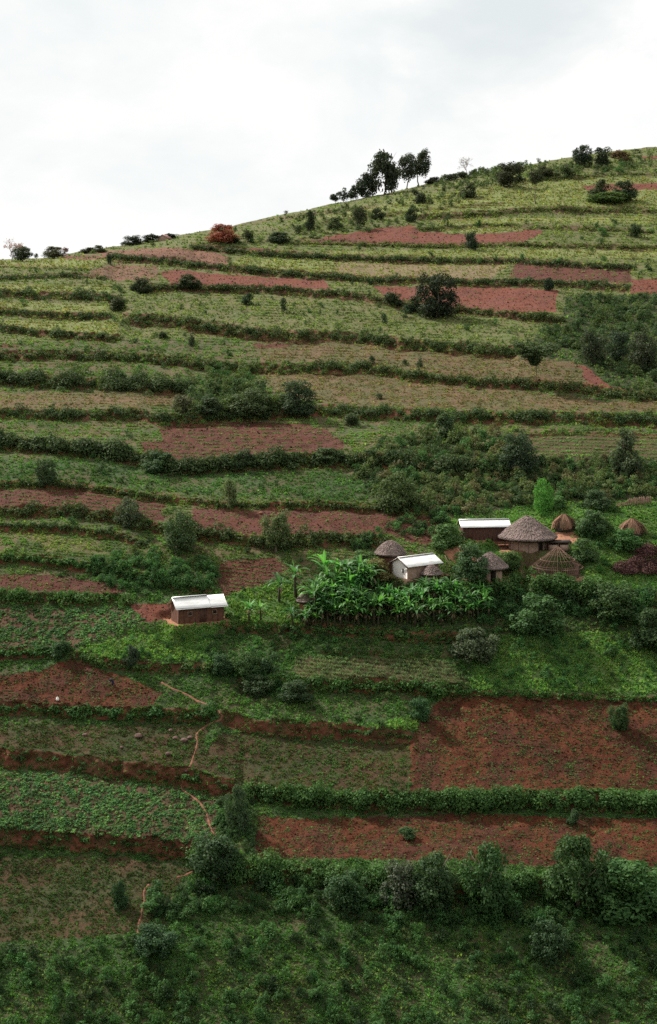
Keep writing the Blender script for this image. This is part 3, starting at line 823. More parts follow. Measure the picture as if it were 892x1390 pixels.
# some grass in the leafy stands and the other way round
sw = rs.rand(len(su)); kindof = np.where((kindof == 1) & (sw < .3), 0, kindof); kindof = np.where((kindof == 0) & (sw > .8), 1, kindof)
rot = np.stack([rs.normal(0, .15, len(su)), rs.normal(0, .15, len(su)), rs.uniform(0, 6.283, len(su))], 1)
pick = rs.randint(0, 5, len(su))
LABS = {0: ('grass', 'grass covering the terraces, olive high up and deep green lower down', 'grass'),
        1: ('weeds', 'mixed low weeds and leafy crops growing thickly over the terraced fields', 'weeds'),
        2: ('seedlings', 'small green seedlings dotted and lined over the red soil fields', 'seedlings'),
        3: ('vegetable_crop', 'broad-leaved green vegetable crop filling plots on the lower terraces', 'crop'),
        4: ('maize_crop', 'young maize standing in rows on the terrace below the banana grove', 'crop')}
for kk in range(5):
    s = np.where(kindof == kk)[0]
    if len(s): scatter(LABS[kk][0], sp[s] - np.array([0, 0, .02]), scl[s], rot[s], cols[s], pick[s], SRC[KINDS_[kk]], LABS[kk][1], LABS[kk][2])
print('ground plants', len(su))

# ---- clods of turned earth on the ploughed fields (uncountable: stuff)
def clod_mesh(seed):
    rng = np.random.RandomState(seed)
    import bmesh
    bm = bmesh.new(); bmesh.ops.create_icosphere(bm, subdivisions=1, radius=.5)
    for v in bm.verts: v.co = v.co * rng.uniform(.65, 1.2); v.co.z *= .7
    me = bpy.data.meshes.new('clod_%d' % seed); bm.to_mesh(me); bm.free(); me.materials.append(M_inst); return me


SRC['clod'] = source_collection('source_clod', [clod_mesh(i) for i in range(3)])
nc = 260000
cu = rs.uniform(-215, 1105, nc); cv = rs.uniform(200, 1200, nc)
fc = field_type(cu, cv)
kc = np.isin(fc, [TN.index(n) for n in ('redsoil', 'seed', 'redlow', 'soil2', 'rows', 'seeddark', 'mixed', 'veg')]) & (cv > np.interp(cu, Us, vr) + 2)
kc &= (rs.rand(nc) < np.where(fc == TN.index('mixed'), .2, .75))
cu, cv, fc = cu[kc], cv[kc], fc[kc]
cp = Parr(cu, cv)
cc_ = BASEC[fc] * rs.uniform(.65, 1.25, (len(cu), 1))
scatter('soil_clods', cp, np.clip(cp[:, 1] / F * rs.gamma(3, .42, len(cu)), .05, .7), rs.uniform(0, 6.28, (len(cu), 3)), cc_, rs.randint(0, 3, len(cu)), SRC['clod'],
        'clods of turned red earth lying over the ploughed terrace fields', 'soil')

# ------------------------------------------------------------------ shrub / tree meshes (shared by copies)
SM = {}
for sh in PROFILE:
    SM[sh] = [crown_mesh('small_' + sh, M_leaf, 11 + i * 5 + len(sh), sh, 8, 480, lr=(.2, .34), leaf=.075) for i in range(3)]
MD = {}
for sh in PROFILE:
    MD[sh] = [crown_mesh('medium_' + sh, M_leaf, 31 + i * 5 + len(sh), sh, 20, 1900, lr=(.12, .24), leaf=.048) for i in range(3)]
LGm = {}
for sh in ('round', 'dome', 'cone', 'ragged', 'flat'):
    LGm[sh] = [crown_mesh('large_' + sh, M_leaf, 61 + i * 5 + len(sh), sh, 60, 5600, lr=(.07, .165), leaf=.029) for i in range(2)]


def leafcol(o, c, j=.12):
    f = (1.5 if o.type == 'MESH' and (o.location.z < -16 or (o.parent and o.parent.location.z < -16)) and 'banana' not in o.data.name and o.name[:5] != 'hedge' else 1.18) + random.uniform(-j, j)
    o.color = (c[0] * f * random.uniform(1.0, 1.22), c[1] * f, c[2] * f * random.uniform(.8, .96), 1)


def pick_mesh(shape, wpx):
    if wpx > 26 and shape in LGm: return random.choice(LGm[shape])
    if wpx > 13: return random.choice(MD[shape])
    return random.choice(SM[shape])


def bush(u, v, w, h, shape, c, label, group=None, name='bush', cat='bush', lean=0.0):
    p = P(u, v); s = p[1] / F
    o = obj(name, pick_mesh(shape, w * (F / p[1]) / (F / p[1])), None, p - np.array([0, 0, .05 * h * s]), random.uniform(0, 6.28), (w * s, w * s * random.uniform(.85, 1.1), h * s * 1.03))
    leafcol(o, c)
    tag(o, label, cat, group)
    return o


def trunk_mb(h, r, lean, limbs, rng, top=.8, spread=.35, n=7):
    mb = MB()
    k = 7
    z = np.linspace(-.15, h * top, k)
    wob = np.cumsum(rng.normal(0, .025 * h, (k, 2)), axis=0)
    pts = np.stack([lean[0] * (z / h) + wob[:, 0] - wob[0, 0], lean[1] * (z / h) + wob[:, 1] - wob[0, 1], z], 1)
    mb.tube(pts, np.linspace(r * 1.2, r * .35, k), n)
    for i in range(limbs):
        t = rng.uniform(.35, .95); j = min(k - 2, int(t * (k - 1)))
        a = rng.uniform(0, 6.28); L = h * spread * rng.uniform(.6, 1.2)
        b = pts[j]; e = b + np.array([math.cos(a) * L, math.sin(a) * L, L * rng.uniform(.5, 1.1)])
        m_ = (b + e) / 2 + np.array([0, 0, -.06 * L])
        mb.tube([b, m_, e], [r * .5 * (1 - t * .4), r * .32, r * .1], 5)
    return mb


def tree(u, v, w, h, shape, c, label, crown_from=.25, group=None, name='tree', cat='tree', bark=None, limbs=6, tr=.03, dx=0.0, part='crown'):
    p = P(u, v); s = p[1] / F
    H = h * s; W = w * s
    rng = np.random.RandomState(int(u * 7 + v))
    t = empty(name, p); tag(t, label, cat, group)
    trunk_mb(H, max(.06, H * tr), (dx * s, 0), limbs, rng).build('trunk', bark or M_bark, t, smooth=True)
    me = pick_mesh(shape, w)
    cr = obj(part, me, t, (dx * s * .8, 0, H * crown_from), rng.uniform(0, 6.28), (W, W, H * (1 - crown_from)))
    leafcol(cr, c)
    return t


def bare_tree(u, v, w, h, label, mat, c=None, seed=1, name='bare_tree', twigs=True, tr=.022):
    p = P(u, v); s = p[1] / F; H = h * s; W = w * s
    rng = np.random.RandomState(seed)
    t = empty(name, p); tag(t, label, 'tree')
    mb = MB(); br = MB(); tips = []
    fork = H * .42
    mb.tube([[0, 0, -.2], [.02 * H, 0, fork * .5], [-.02 * H, 0, fork]], [H * tr, H * tr * .8, H * tr * .65], 7)

    def grow(a, d, L, r, lev):
        e = a + d * L
        m_ = (a + e) / 2 + rng.normal(0, .06 * L, 3)
        br.tube([a, m_, e], [r, r * .8, r * .55], 4, cap=False)
        tips.append(e)
        if lev <= 0: return
        for _ in range(3 if lev > 1 else 4):
            nd = unit(d + rng.normal(0, .55, 3) * np.array([W / H * 1.1 + .3, W / H * 1.1 + .3, .8]) + np.array([0, 0, .12]))
            grow(e if rng.rand() < .6 else m_, nd, L * rng.uniform(.6, .85), r * .6, lev - 1)
    for _ in range(5):
        a = rng.uniform(0, 6.28)
        d = unit(np.array([math.cos(a) * W / H, math.sin(a) * W / H, .9]))
        grow(np.array([-.02 * H, 0, fork * rng.uniform(.75, 1.0)]), d, H * .22, H * tr * .5, 3)
    mb.build('trunk', mat, t, smooth=True)
    br.build('branches', mat, t)
    if c is not None:
        tips = np.array(tips); k = rng.randint(0, len(tips), 260)
        pts = tips[k] + rng.normal(0, .18, (260, 3))
        vv_, q = leaf_quads(pts, unit(rng.normal(size=(260, 3))), .17 * rng.uniform(.6, 1.3, 260), rng)
        o = obj('leaves', mesh_np('sparse_leaves', vv_, q, [M_leaf], var=rng.rand(260)), t); o.color = (*c, 1)
    return t


# ------------------------------------------------------------------ hedges along the terrace edges
for i, (pts, a, hh, dens, hc, lab) in enumerate(TERR):
    if not hh: continue
    rng = np.random.RandomState(500 + i)
    hh = hh * (0.98 if pts[0][1] < 540 else 1.0)
    px = np.array([p[0] for p in pts], float); py = np.array([p[1] for p in pts], float)
    x0, x1 = max(px[0] + 3, -210), min(px[-1] - 2, 1100)
    step = max(2.2, hh * .30)
    us = np.arange(x0, x1, step); us = us + rng.uniform(-.5, .5, len(us)) * step
    if hh > 16:
        us = np.concatenate([us, us + step * .5, us + step * .2])
    gate = fbm(us / 16.0 + i * 5, us * 0 + 70 + i, 2)
    if dens < 1.0: us = us[gate < np.quantile(gate, min(.99, dens ** .8 + .02))]
    vs = np.interp(us, px, py) + rng.normal(0, hh * .14, len(us)) + (rng.uniform(-.32, .32, len(us)) * hh if hh > 12 else 0)
    pp = Parr(us, vs); s = pp[:, 1] / F
    big = 0.30 + 1.35 * fbm(us / 13.0 + i, us * 0 + i * 3, 3) ** 1.25 + (rng.rand(len(us)) < .08) * .35
    rpx = (hh * .42 if hh < 18 else 6.5 + hh * .1) * big
    r = rpx * s
    lpx = np.where(vs < 600, 1.35, 1.75)
    nl = np.clip(1.5 * (rpx / lpx) ** 2 * 3.0, 8, 420).astype(int)
    kx = np.repeat(np.arange(len(us)), nl); n = len(kx)
    d = unit(rng.normal(size=(n, 3))); fl = (d[:, 2] < 0) & (rng.rand(n) < .5); d[fl, 2] *= -1
    cen = pp + np.stack([0 * r, -0.25 * r, .35 * r], 1)
    p = cen[kx] + d * (r[kx] * rng.uniform(.55, 1.1, n))[:, None] * np.array([1.15, 1, 1.0])
    nr = unit(d + rng.normal(size=(n, 3)) * .6 + np.array([0, 0, .4]))
    v, q = leaf_quads(p, nr, (lpx * s)[kx] * rng.uniform(.55, 1.3, n), rng, .6)
    lump = rng.rand(len(us))
    o = obj('hedge', mesh_np('hedge', v, q, [M_leaf], var=np.clip(.55 * rng.rand(n) + .45 * lump[kx], 0, 1)))
    leafcol(o, hc, .1); tag(o, lab, 'hedge', 'hedges along the terrace edges')

# ------------------------------------------------------------------ wild undergrowth (uncountable)
SRC['shrub'] = source_collection('source_shrub', [crown_mesh('shrub_%d' % i, M_inst, 200 + i, ('dome', 'ragged', 'round')[i % 3], 9, 330, lr=(.16, .3), leaf=.07) for i in range(6)])
UG = [  # polygon, count, size px range, palette
 ([(768, 440), (770, 404), (860, 402), (950, 402), (950, 535), (845, 530), (795, 494), (710, 480), (738, 448)], 420, (8, 19), [OL, DG, (.045, .075, .032)]),
 ([(480, 642), (515, 600), (600, 582), (690, 592), (705, 620), (840, 628), (950, 628), (950, 682), (740, 680), (640, 702), (520, 694)], 820, (7, 19), [OL, MG, DG, (.10, .13, .05), (.12, .11, .055)]),
 ([(250, 540), (310, 522), (370, 536), (395, 560), (360, 568), (270, 566)], 130, (10, 20), [OL, DG, (.055, .085, .035)]),
 ([(345, 500), (300, 498), (260, 520), (300, 540), (350, 530)], 60, (8, 16), [MG, OL]),
 ([(150, 800), (100, 770), (200, 750), (290, 770), (288, 800), (230, 805)], 150, (8, 17), [MG, LG]),
 ([(200, 1215), (330, 1195), (600, 1214), (950, 1212), (950, 1255), (600, 1262), (300, 1240), (190, 1262)], 330, (9, 24), [LG, MG, (.026, .05, .02), (.04, .085, .028)]),
 ([(645, 800), (870, 806), (950, 800), (950, 860), (860, 850), (760, 838), (650, 850)], 260, (9, 20), [MG, LG, (.03, .07, .024)]),
 ([(200, 1262), (950, 1240), (950, 1420), (-58, 1420), (-58, 1300), (140, 1290)], 620, (7, 22), [LG, MG, (.026, .05, .02), (.05, .11, .034)]),
 ([(660, 855), (720, 850), (950, 852), (950, 942), (660, 935), (650, 900)], 170, (5, 15), [LG, MG, (.05, .13, .036)]),
 ([(100, 890), (180, 862), (225, 850), (330, 852), (620, 862), (630, 890), (300, 900)], 170, (4, 11), [LG, MG, (.05, .13, .036)]),
 ([(740, 660), (950, 690), (950, 790), (800, 790), (720, 690)], 120, (5, 13), [LG, MG, (.05, .13, .036)]),
 ([(330, 908), (420, 938), (400, 952), (340, 940)], 40, (8, 14), [LG, MG]),
 ([(300, 1086), (345, 1090), (346, 1165), (300, 1176), (290, 1140)], 70, (9, 16), [MG, (.05, .085, .035)]),
 ([(560, 700), (630, 690), (625, 725), (590, 748), (500, 745), (480, 765), (470, 740)], 110, (8, 16), [MG, DG]),
 ([(600, 750), (690, 752), (700, 790), (640, 800), (610, 790)], 60, (7, 13), [MG, LG]),
 ([(780, 690), (950, 688), (950, 735), (800, 745), (785, 720)], 110, (8, 15), [MG, (.045, .10, .03)]),
 ([(640, 218), (760, 222), (880, 205), (892, 225), (800, 240), (700, 250), (600, 262), (585, 250)], 260, (5, 10), [OL, (.06, .085, .036)]),
 ([(380, 300), (560, 262), (640, 268), (590, 296), (470, 322), (400, 326)], 90, (5, 10), [OL, (.055, .08, .034)]),
]
au, av, asz, ac = [], [], [], []
for poly, n, (s0, s1), pal in UG:
    if max(p[0] for p in poly) >= 950 or min(p[0] for p in poly) <= -58:
        n = int(n * 1.2); poly = [((1105 if x >= 950 else -215 if x <= -58 else x), y) for x, y in poly]
    xs = [p[0] for p in poly]; ys = [p[1] for p in poly]
    cu = rs.uniform(min(xs), max(xs), n * 6); cv = rs.uniform(min(ys), max(ys), n * 6)
    kk = inpoly(cu, cv, poly) & (path_dist(cu, cv) > 7); cu = cu[kk][:n]; cv = cv[kk][:n]
    au.append(cu); av.append(cv); asz.append(rs.uniform(0, 1, len(cu)) ** 1.8 * (s1 - s0) + s0); ac.append(np.array(pal)[rs.randint(0, len(pal), len(cu))])
au = np.concatenate(au); av = np.concatenate(av); asz = np.concatenate(asz); ac = np.concatenate(ac)
# sprinkle loose bushes over every non-field surface
n = 4700
bu = rs.uniform(-210, 1100, n); bv = rs.uniform(230, 1300, n); bt = field_type(bu, bv)
bk_ = np.isin(bt, [TN.index(x) for x in ('upper', 'lush', 'lushup', 'bushy', 'light', 'bright')]) & (bv > np.interp(bu, Us, vr) + 4) & (path_dist(bu, bv) > 6)
bk_ &= (rs.rand(n) < np.where(bt == TN.index('light'), .25, .9) * (fbm(bu / 30.0, bv / 15.0, 3) > .45))
bu, bv = bu[bk_], bv[bk_]
au = np.concatenate([au, bu]); av = np.concatenate([av, bv]); asz = np.concatenate([asz, rs.gamma(3.2, 1.35, len(bu)) + 2]); ac = np.concatenate([ac, np.array([OL, MG, (.055, .095, .036), DG])[rs.randint(0, 4, len(bu))]])
# keep the buildings' fronts clear
clear = np.ones(len(au), bool)
for (x0, x1, y0, y1) in ((215, 315, 800, 866), (612, 700, 700, 752), (664, 790, 695, 766), (505, 612, 730, 800), (715, 800, 745, 800), (745, 795, 690, 722), (838, 892, 675, 724), (828, 960, 732, 792), (390, 440, 790, 830), (560, 625, 375, 440), (140, 165, 905, 945)):
    clear &= ~((au > x0) & (au < x1) & (av > y0) & (av < y1))
au, av, asz, ac = au[clear], av[clear], asz[clear], ac[clear]
ap = Parr(au, av); good = ~on_pad(ap); au, av, asz, ac, ap = au[good], av[good], asz[good], ac[good], ap[good]
sc_ = asz * ap[:, 1] / F
ac = ac * rs.uniform(.75, 1.35, (len(ac), 1))
scatter('undergrowth', ap - np.array([0, 0, .12]) * sc_[:, None], sc_, np.stack([rs.normal(0, .12, len(au)), rs.normal(0, .12, len(au)), rs.uniform(0, 6.28, len(au))], 1), ac, rs.randint(0, 6, len(au)),
        SRC['shrub'], 'tangled wild undergrowth of shrubs and saplings between and below the terraces', 'undergrowth')
print('shrubs', len(au))
# ------------------------------------------------------------------ single trees and bushes, traced one by one
EU = (0.030, 0.042, 0.028); SKY_D = (0.036, 0.046, 0.030); RED = (0.20, 0.07, 0.05)
bare_tree(16, 356, 34, 36, 'leafless pinkish tree standing on the skyline beside a dark round one', M_palebark, (0.35, 0.17, 0.15), 5)
tree(30, 355, 27, 21, 'ragged', SKY_D, 'dark loose-crowned tree on the skyline beside the leafless pinkish tree', .1)
tree(49, 353, 8, 9, 'round', SKY_D, 'tiny round tree on the skyline in the gap between two dark crowns', .3)
tree(72, 351, 28, 16, 'dome', (0.055, 0.065, 0.034), 'low olive dome-crowned tree on the skyline above the pale grass corner', .1)
bare_tree(86, 351, 14, 17, 'small reddish sparse tree on the skyline touching the olive dome-crowned tree', M_bark, (0.12, 0.06, 0.05), 8)
bush(118, 344, 22, 8, 'dome', SKY_D, 'low dark bush on the skyline over the strip of brown-red earth')
bush(134, 343, 20, 10, 'dome', (.05, .065, .03), 'low green bush on the skyline beside the start of the pinkish field')
bush(180, 333, 28, 13, 'dome', SKY_D, 'dark bush on the skyline on the near side of the pink-roofed house')
bush(205, 329, 24, 11, 'dome', SKY_D, 'dark bush on the skyline touching the pink-roofed house')
bush(232, 324, 20, 7, 'dome', SKY_D, 'low bush on the skyline just beyond the pink-roofed house')
tree(301, 330, 38, 25, 'dome', RED, 'wide tree with red foliage on the upper slope', .05, name='red_tree')
bush(320, 330, 15, 9, 'dome', SKY_D, 'dark bush at the foot of the red-leaved tree')
bare_tree(388, 297, 7, 14, 'tiny thin bare sapling on the skyline of the open slope', M_bark, None, 4, tr=.05)
# eucalyptus clump
for (u, v, w, h, sh, lab, cf) in (
  (455, 275, 14, 15, 'round', 'outermost low round eucalyptus at the downhill end of the clump', .2),
  (467, 272, 13, 19, 'dome', 'second small dome-shaped eucalyptus counted from the downhill end', .1),
  (479, 270, 14, 20, 'dome', 'third small eucalyptus of the clump, just below the broad dark one', .1),
  (493, 268, 25, 33, 'dome', 'broad dark eucalyptus sloping up to the tallest crown of the clump', .05),
  (506, 266, 18, 36, 'round', 'narrow eucalyptus tucked under the tallest crown of the clump', .1),
  (521, 265, 33, 58, 'column', 'tallest eucalyptus of the ridge clump with a dense pointed crown', .12),
  (534, 262, 18, 36, 'column', 'slim eucalyptus just uphill of the tallest one, before the sky gap', .18),
  (552, 256, 24, 45, 'ragged', 'open-crowned eucalyptus on the downhill side of the sparse pair', .28),
  (569, 252, 29, 48, 'ragged', 'open-crowned eucalyptus on the uphill side of the sparse pair', .28)):
    tree(u, v, w, h, sh, EU, lab, cf, 'eucalyptus clump on the ridge', 'eucalyptus', tr=.016, bark=M_bark)
bush(590, 249, 26, 9, 'dome', SKY_D, 'low dark bush on the ridge between the sparse eucalyptus pair and the bare tree')
bush(612, 245, 20, 9, 'ragged', SKY_D, 'scraggy bush on the ridge a little below the pale bare tree')
bare_tree(633, 240, 17, 29, 'pale thin bare tree with a round twig crown on the ridge', M_palebark, (0.16, 0.12, 0.11), 12, tr=.02)
bush(630, 243, 18, 9, 'dome', SKY_D, 'dark bush round the foot of the pale bare ridge tree')
tree(692, 254, 36, 32, 'round', (.034, .046, .028), 'broad dark round tree just below the ridge', .12)
tree(728, 277, 22, 46, 'round', (.04, .055, .032), 'small dark crown on a tall bare trunk standing in open upper grass', .62, tr=.014, limbs=3)
tree(791, 226, 28, 28, 'ragged', (.030, .042, .028), 'darkest lumpy tree breaking the skyline high on the ridge', .1)
tree(818, 226, 24, 25, 'ragged', (.034, .046, .028), 'loose dark tree on the ridge beside the darkest lumpy one', .1)
bush(843, 221, 26, 17, 'dome', (.10, .065, .045), 'reddish-brown leafless-looking bush on the ridge beside the two dark trees')
bush(768, 238, 26, 16, 'dome', (.06, .085, .04), 'pale green bush below the darkest ridge tree')
bush(738, 240, 30, 14, 'ragged', (.045, .06, .034), 'dull green bush behind the thin-trunked tree')
tree(850, 273, 32, 27, 'dome', (.04, .058, .032), 'round dark tree in front of the topmost red strip field', .08)
bush(812, 266, 26, 22, 'ragged', (.045, .065, .034), 'scraggy dark bush at the edge of the topmost red strip field')
bush(825, 275, 60, 14, 'ragged', (.07, .12, .045), 'pale green scrub patch at the foot of the trees by the topmost red strip')
bush(569, 276, 20, 19, 'round', (.03, .044, .028), 'round dark bush alone on the grass below the sparse eucalyptus pair')
bush(636, 268, 26, 19, 'dome', (.04, .058, .032), 'dark bush with a reddish top on the slope below the pale bare tree')
bush(558, 301, 15, 19, 'ragged', (.034, .048, .028), 'dark upright bush above the far edge of the wide upper red field')
tree(487, 309, 18, 28, 'ragged', (.036, .052, .03), 'spiky upright dark tree above the wide upper red field', .1)
bush(513, 298, 18, 16, 'ragged', (.04, .056, .03), 'ragged bush between the spiky tree and the lone round bush')
tree(421, 314, 14, 28, 'ragged', (.034, .048, .028), 'narrow dark tree on the slope downhill of the wide upper red field', .05)
bush(405, 317, 13, 12, 'dome', (.05, .07, .034), 'small bush at the foot of the narrow dark tree')
bush(378, 329, 32, 14, 'dome', (.032, .048, .026), 'wide low dark bush between the red-leaved tree and the narrow dark tree')
bush(337, 329, 15, 17, 'ragged', (.036, .05, .028), 'small upright bush just uphill of the red-leaved tree')
bush(455, 311, 22, 16, 'dome', (.05, .07, .034), 'grey-green bush midway between the narrow dark tree and the spiky one')
tree(641, 340, 20, 25, 'ragged', (.026, .042, .026), 'small very dark tree at the lower edge of the wide upper red field', .05)
bush(862, 322, 20, 18, 'round', (.036, .055, .028), 'round dark bush on the terrace by the frame edge below the topmost red strip')
bush(148, 358, 10, 16, 'column', (.026, .04, .024), 'small upright dark bush at the start of the hedge under the pinkish field')
tree(593, 431, 50, 58, 'round', (.024, .038, .026), 'big lone dark round-crowned tree at the end of the bright red field', .05, limbs=8)
bush(562, 424, 26, 22, 'dome', (.03, .048, .026), 'dark bush leaning against the big lone round tree')
bush(534, 415, 26, 18, 'dome', (.034, .05, .028), 'dark bush farther along the hedge from the big lone round tree')
bush(522, 440, 10, 15, 'ragged', (.045, .07, .034), 'little upright shrub in the grass below the bushes by the big lone tree')
bush(745, 394, 14, 17, 'round', (.024, .038, .024), 'small dark bush on the top edge of the bright red field')
bush(385, 424, 10, 20, 'column', (.03, .05, .026), 'lone slim upright shrub in the wide mid-slope grass field')
bush(335, 413, 16, 15, 'dome', (.036, .06, .03), 'round shrub in the grass just under the hedge of the bright red field')
bush(192, 397, 28, 20, 'dome', (.03, .048, .026), 'dark rounded bush at the tip of the bright red field')
bush(257, 390, 36, 17, 'dome', (.034, .052, .028), 'broad dark bush against the lower edge of the bright red field')
bush(161, 422, 22, 18, 'dome', (.034, .052, .028), 'dark bush where the thick mid-slope hedge begins')
bush(260, 470, 12, 19, 'cone', (.034, .052, .028), 'small cone-shaped bush in the green crop under the thick mid-slope hedge')
bush(222, 460, 14, 10, 'dome', (.04, .06, .03), 'low bush beside the small cone-shaped one')
tree(728, 519, 58, 54, 'flat', (.045, .07, .036), 'flat-topped tree on a thin trunk rising over the long thick hedge', .45, tr=.012, limbs=5)
for (u, v, w, h) in ((570, 499, 13, 14), (550, 496, 9, 9), (505, 493, 10, 10), (515, 541, 12, 7)):
    bush(u, v, w, h, 'dome', (.034, .055, .028), 'small dark bush dotted on the dry field below the thick mid-slope hedge', 'small bushes dotted on the dry field')
tree(806, 495, 34, 44, 'ragged', (.045, .062, .042), 'grey-green tree in the scrub block above the earth scar', .05)
tree(838, 490, 32, 40, 'round', (.040, .062, .040), 'middle tree of the bluish group in the scrub block', .05)
tree(873, 503, 38, 50, 'ragged', (.045, .065, .045), 'bluish grey-green tree at the outer end of the scrub block', .05)
tree(405, 564, 44, 46, 'round', (.030, .048, .028), 'large dark round bushy tree at the end of the scrub above the ridged red field', .05)
bush(340, 562, 56, 34, 'ragged', (.045, .07, .034), 'large grey-green bush next to the dark round bushy tree')
bush(290, 560, 34, 20, 'dome', (.034, .052, .028), 'dark low bush at the upper corner of the ridged red field')
bush(248, 560, 26, 24, 'ragged', (.05, .06, .035), 'dry brownish bush on the hedge before the ridged red field')
tree(851, 644, 38, 58, 'cone', (.040, .062, .036), 'tall conical tree by the dark green ridged plot', .04)
tree(706, 640, 46, 50, 'round', (.026, .044, .026), 'very dark round tree in the thicket above the homestead', .05)
bush(738, 697, 29, 46, 'ragged', (.055, .17, .04), 'bright green bush standing just above the big thatched hut')
bush(606, 592, 26, 30, 'cone', (.034, .06, .03), 'pointed bush sticking up from the long hedge over the thicket')
bush(540, 692, 54, 50, 'ragged', (.042, .07, .034), 'large loose green bush at the near edge of the thicket')
bush(62, 657, 27, 33, 'round', (.026, .048, .026), 'round dark bush standing above the striped crop rows')
tree(312, 688, 19, 36, 'column', (.075, .11, .055), 'pale green slim upright tree between two terraces', .08)
tree(375, 750, 36, 54, 'ragged', (.06, .095, .048), 'pale airy tree rising over the seeded red terrace', .15)
bush(245, 745, 46, 48, 'ragged', (.045, .072, .036), 'large grey-green bush at the end of the striped crop rows')
bush(175, 714, 36, 36, 'ragged', (.05, .07, .042), 'greyish twiggy bush on the hedge below the striped crop rows')
bush(330, 633, 30, 22, 'dome', (.03, .052, .028), 'dark bush in the hedge under the middle of the ridged red field')
bush(448, 622, 36, 14, 'dome', (.04, .066, .032), 'low bush in the hedge under the bare corner of the ridged red field')
bush(478, 577, 22, 16, 'dome', (.036, .06, .03), 'rounded bush in the hedge beyond the dark round bushy tree')
bush(215, 640, 40, 26, 'dome', (.03, .055, .028), 'broad bush at the low corner of the ridged red field')
bush(508, 785, 48, 26, 'dome', (.085, .085, .035), 'olive bush with orange-tinted flowers next to the small thatched hut')
bush(490, 775, 40, 26, 'dome', (.05, .085, .035), 'green bush between the banana grove and the olive flowering bush')
bush(610, 742, 44, 30, 'dome', (.045, .09, .034), 'rounded bush with broad leaves behind the whitewashed house')
tree(641, 793, 50, 54, 'dome', (.038, .068, .032), 'leafy tree in front of the half-hidden thatched hut', .12)
bush(690, 772, 30, 24, 'ragged', (.04, .08, .032), 'bush growing between the big thatched hut and the hut frame')
tree(802, 727, 36, 33, 'dome', (.045, .085, .038), 'small spreading tree between the two straw stacks', .15)
bush(848, 744, 44, 26, 'dome', (.036, .085, .03), 'dense green bush below the outer straw stack')
bush(795, 762, 34, 30, 'dome', (.04, .075, .034), 'dark green bush behind the hut frame of bare poles')
bush(819, 722, 28, 20, 'dome', (.05, .10, .035), 'light bush beside the small spreading tree')
bush(756, 690, 30, 16, 'dome', (.045, .10, .034), 'low bush beside the inner straw stack')
bush(810, 690, 36, 24, 'dome', (.035, .06, .03), 'dark bush behind the leaning pole')
bush(726, 855, 62, 46, 'dome', (.034, .072, .028), 'large rounded bush below the tall leafy hedge')
bush(830, 836, 62, 42, 'round', (.030, .062, .026), 'large dark bush below the dry brush heap')
bush(885, 880, 50, 52, 'dome', (.028, .056, .026), 'dark bush at the frame edge on the bright green bank')
bush(645, 893, 66, 40, 'ragged', (.046, .064, .040), 'large grey-green bush at the end of the banana grove bank')
bush(179, 904, 24, 28, 'ragged', (.022, .036, .024), 'very dark little bush on the spur bank below the mud house')
bush(300, 912, 34, 24, 'dome', (.028, .060, .026), 'dark bush first of three in a row below the banana grove')
bush(336, 915, 38, 28, 'ragged', (.030, .066, .028), 'dark bush in the middle of the row of three below the banana grove')
bush(364, 913, 22, 26, 'round', (.028, .058, .026), 'dark bush last of three in a row below the banana grove')
bush(350, 940, 44, 24, 'ragged', (.030, .055, .026), 'scraggy dark bush below the row of three dark bushes')
bush(402, 950, 40, 26, 'dome', (.026, .05, .024), 'dark bush hanging over the bank beside the scraggy one')
bush(82, 892, 26, 22, 'dome', (.028, .06, .026), 'dark bush at the corner of the leafy vegetable plot')
bush(571, 976, 26, 28, 'round', (.034, .075, .034), 'round bush at the near top corner of the largest red field')
bush(445, 884, 8, 12, 'column', (.03, .06, .026), 'tiny upright bush on the maize terrace, nearer the banana plants')
bush(468, 886, 12, 12, 'dome', (.03, .06, .026), 'tiny round bush on the maize terrace')
bush(840, 990, 26, 34, 'ragged', (.034, .065, .028), 'leafy clump growing alone in the largest red field')
bush(553, 1137, 20, 13, 'dome', (.03, .06, .026), 'small low bush alone in the lowest red field, away from the hedge')
bush(778, 1118, 18, 18, 'ragged', (.028, .055, .026), 'small dark bush at the top edge of the lowest red field')
bush(164, 1232, 22, 34, 'ragged', (.022, .05, .024), 'dark upright bush alone on the lowest mixed terrace')
tree(290, 1197, 62, 62, 'ragged', (.026, .05, .026), 'spreading dark tree where the footpath drops off the brown bank', .1)
bush(322, 1130, 30, 62, 'ragged', (.042, .068, .036), 'tall greyish bush between the green plot and the lowest red field')
bush(212, 1292, 56, 34, 'ragged', (.026, .055, .026), 'dark bush beside the lowest stretch of footpath')
tree(662, 1238, 62, 88, 'ragged', (.028, .064, .028), 'dense dark tree overhanging the middle of the lowest red field edge', .05)
tree(785, 1235, 78, 98, 'ragged', (.026, .060, .026), 'tallest dense dark tree in the hedge under the lowest red field', .08)
tree(590, 1232, 60, 72, 'ragged', (.036, .062, .034), 'loose greyish tree next to the dense dark one under the red field', .1)
bush(545, 1226, 56, 56, 'dome', (.045, .06, .042), 'bush sprinkled with pale pink flowers in the deep lowest hedge')
bush(860, 1240, 84, 70, 'dome', (.034, .078, .030), 'broad dense green bush below the outer end of the lowest red field')
bush(470, 1230, 56, 44, 'ragged', (.024, .052, .024), 'dark mounded bush in the deep lowest hedge')
bush(745, 1300, 56, 50, 'ragged', (.034, .066, .032), 'loose feathery bush in the dark undergrowth at the valley foot')

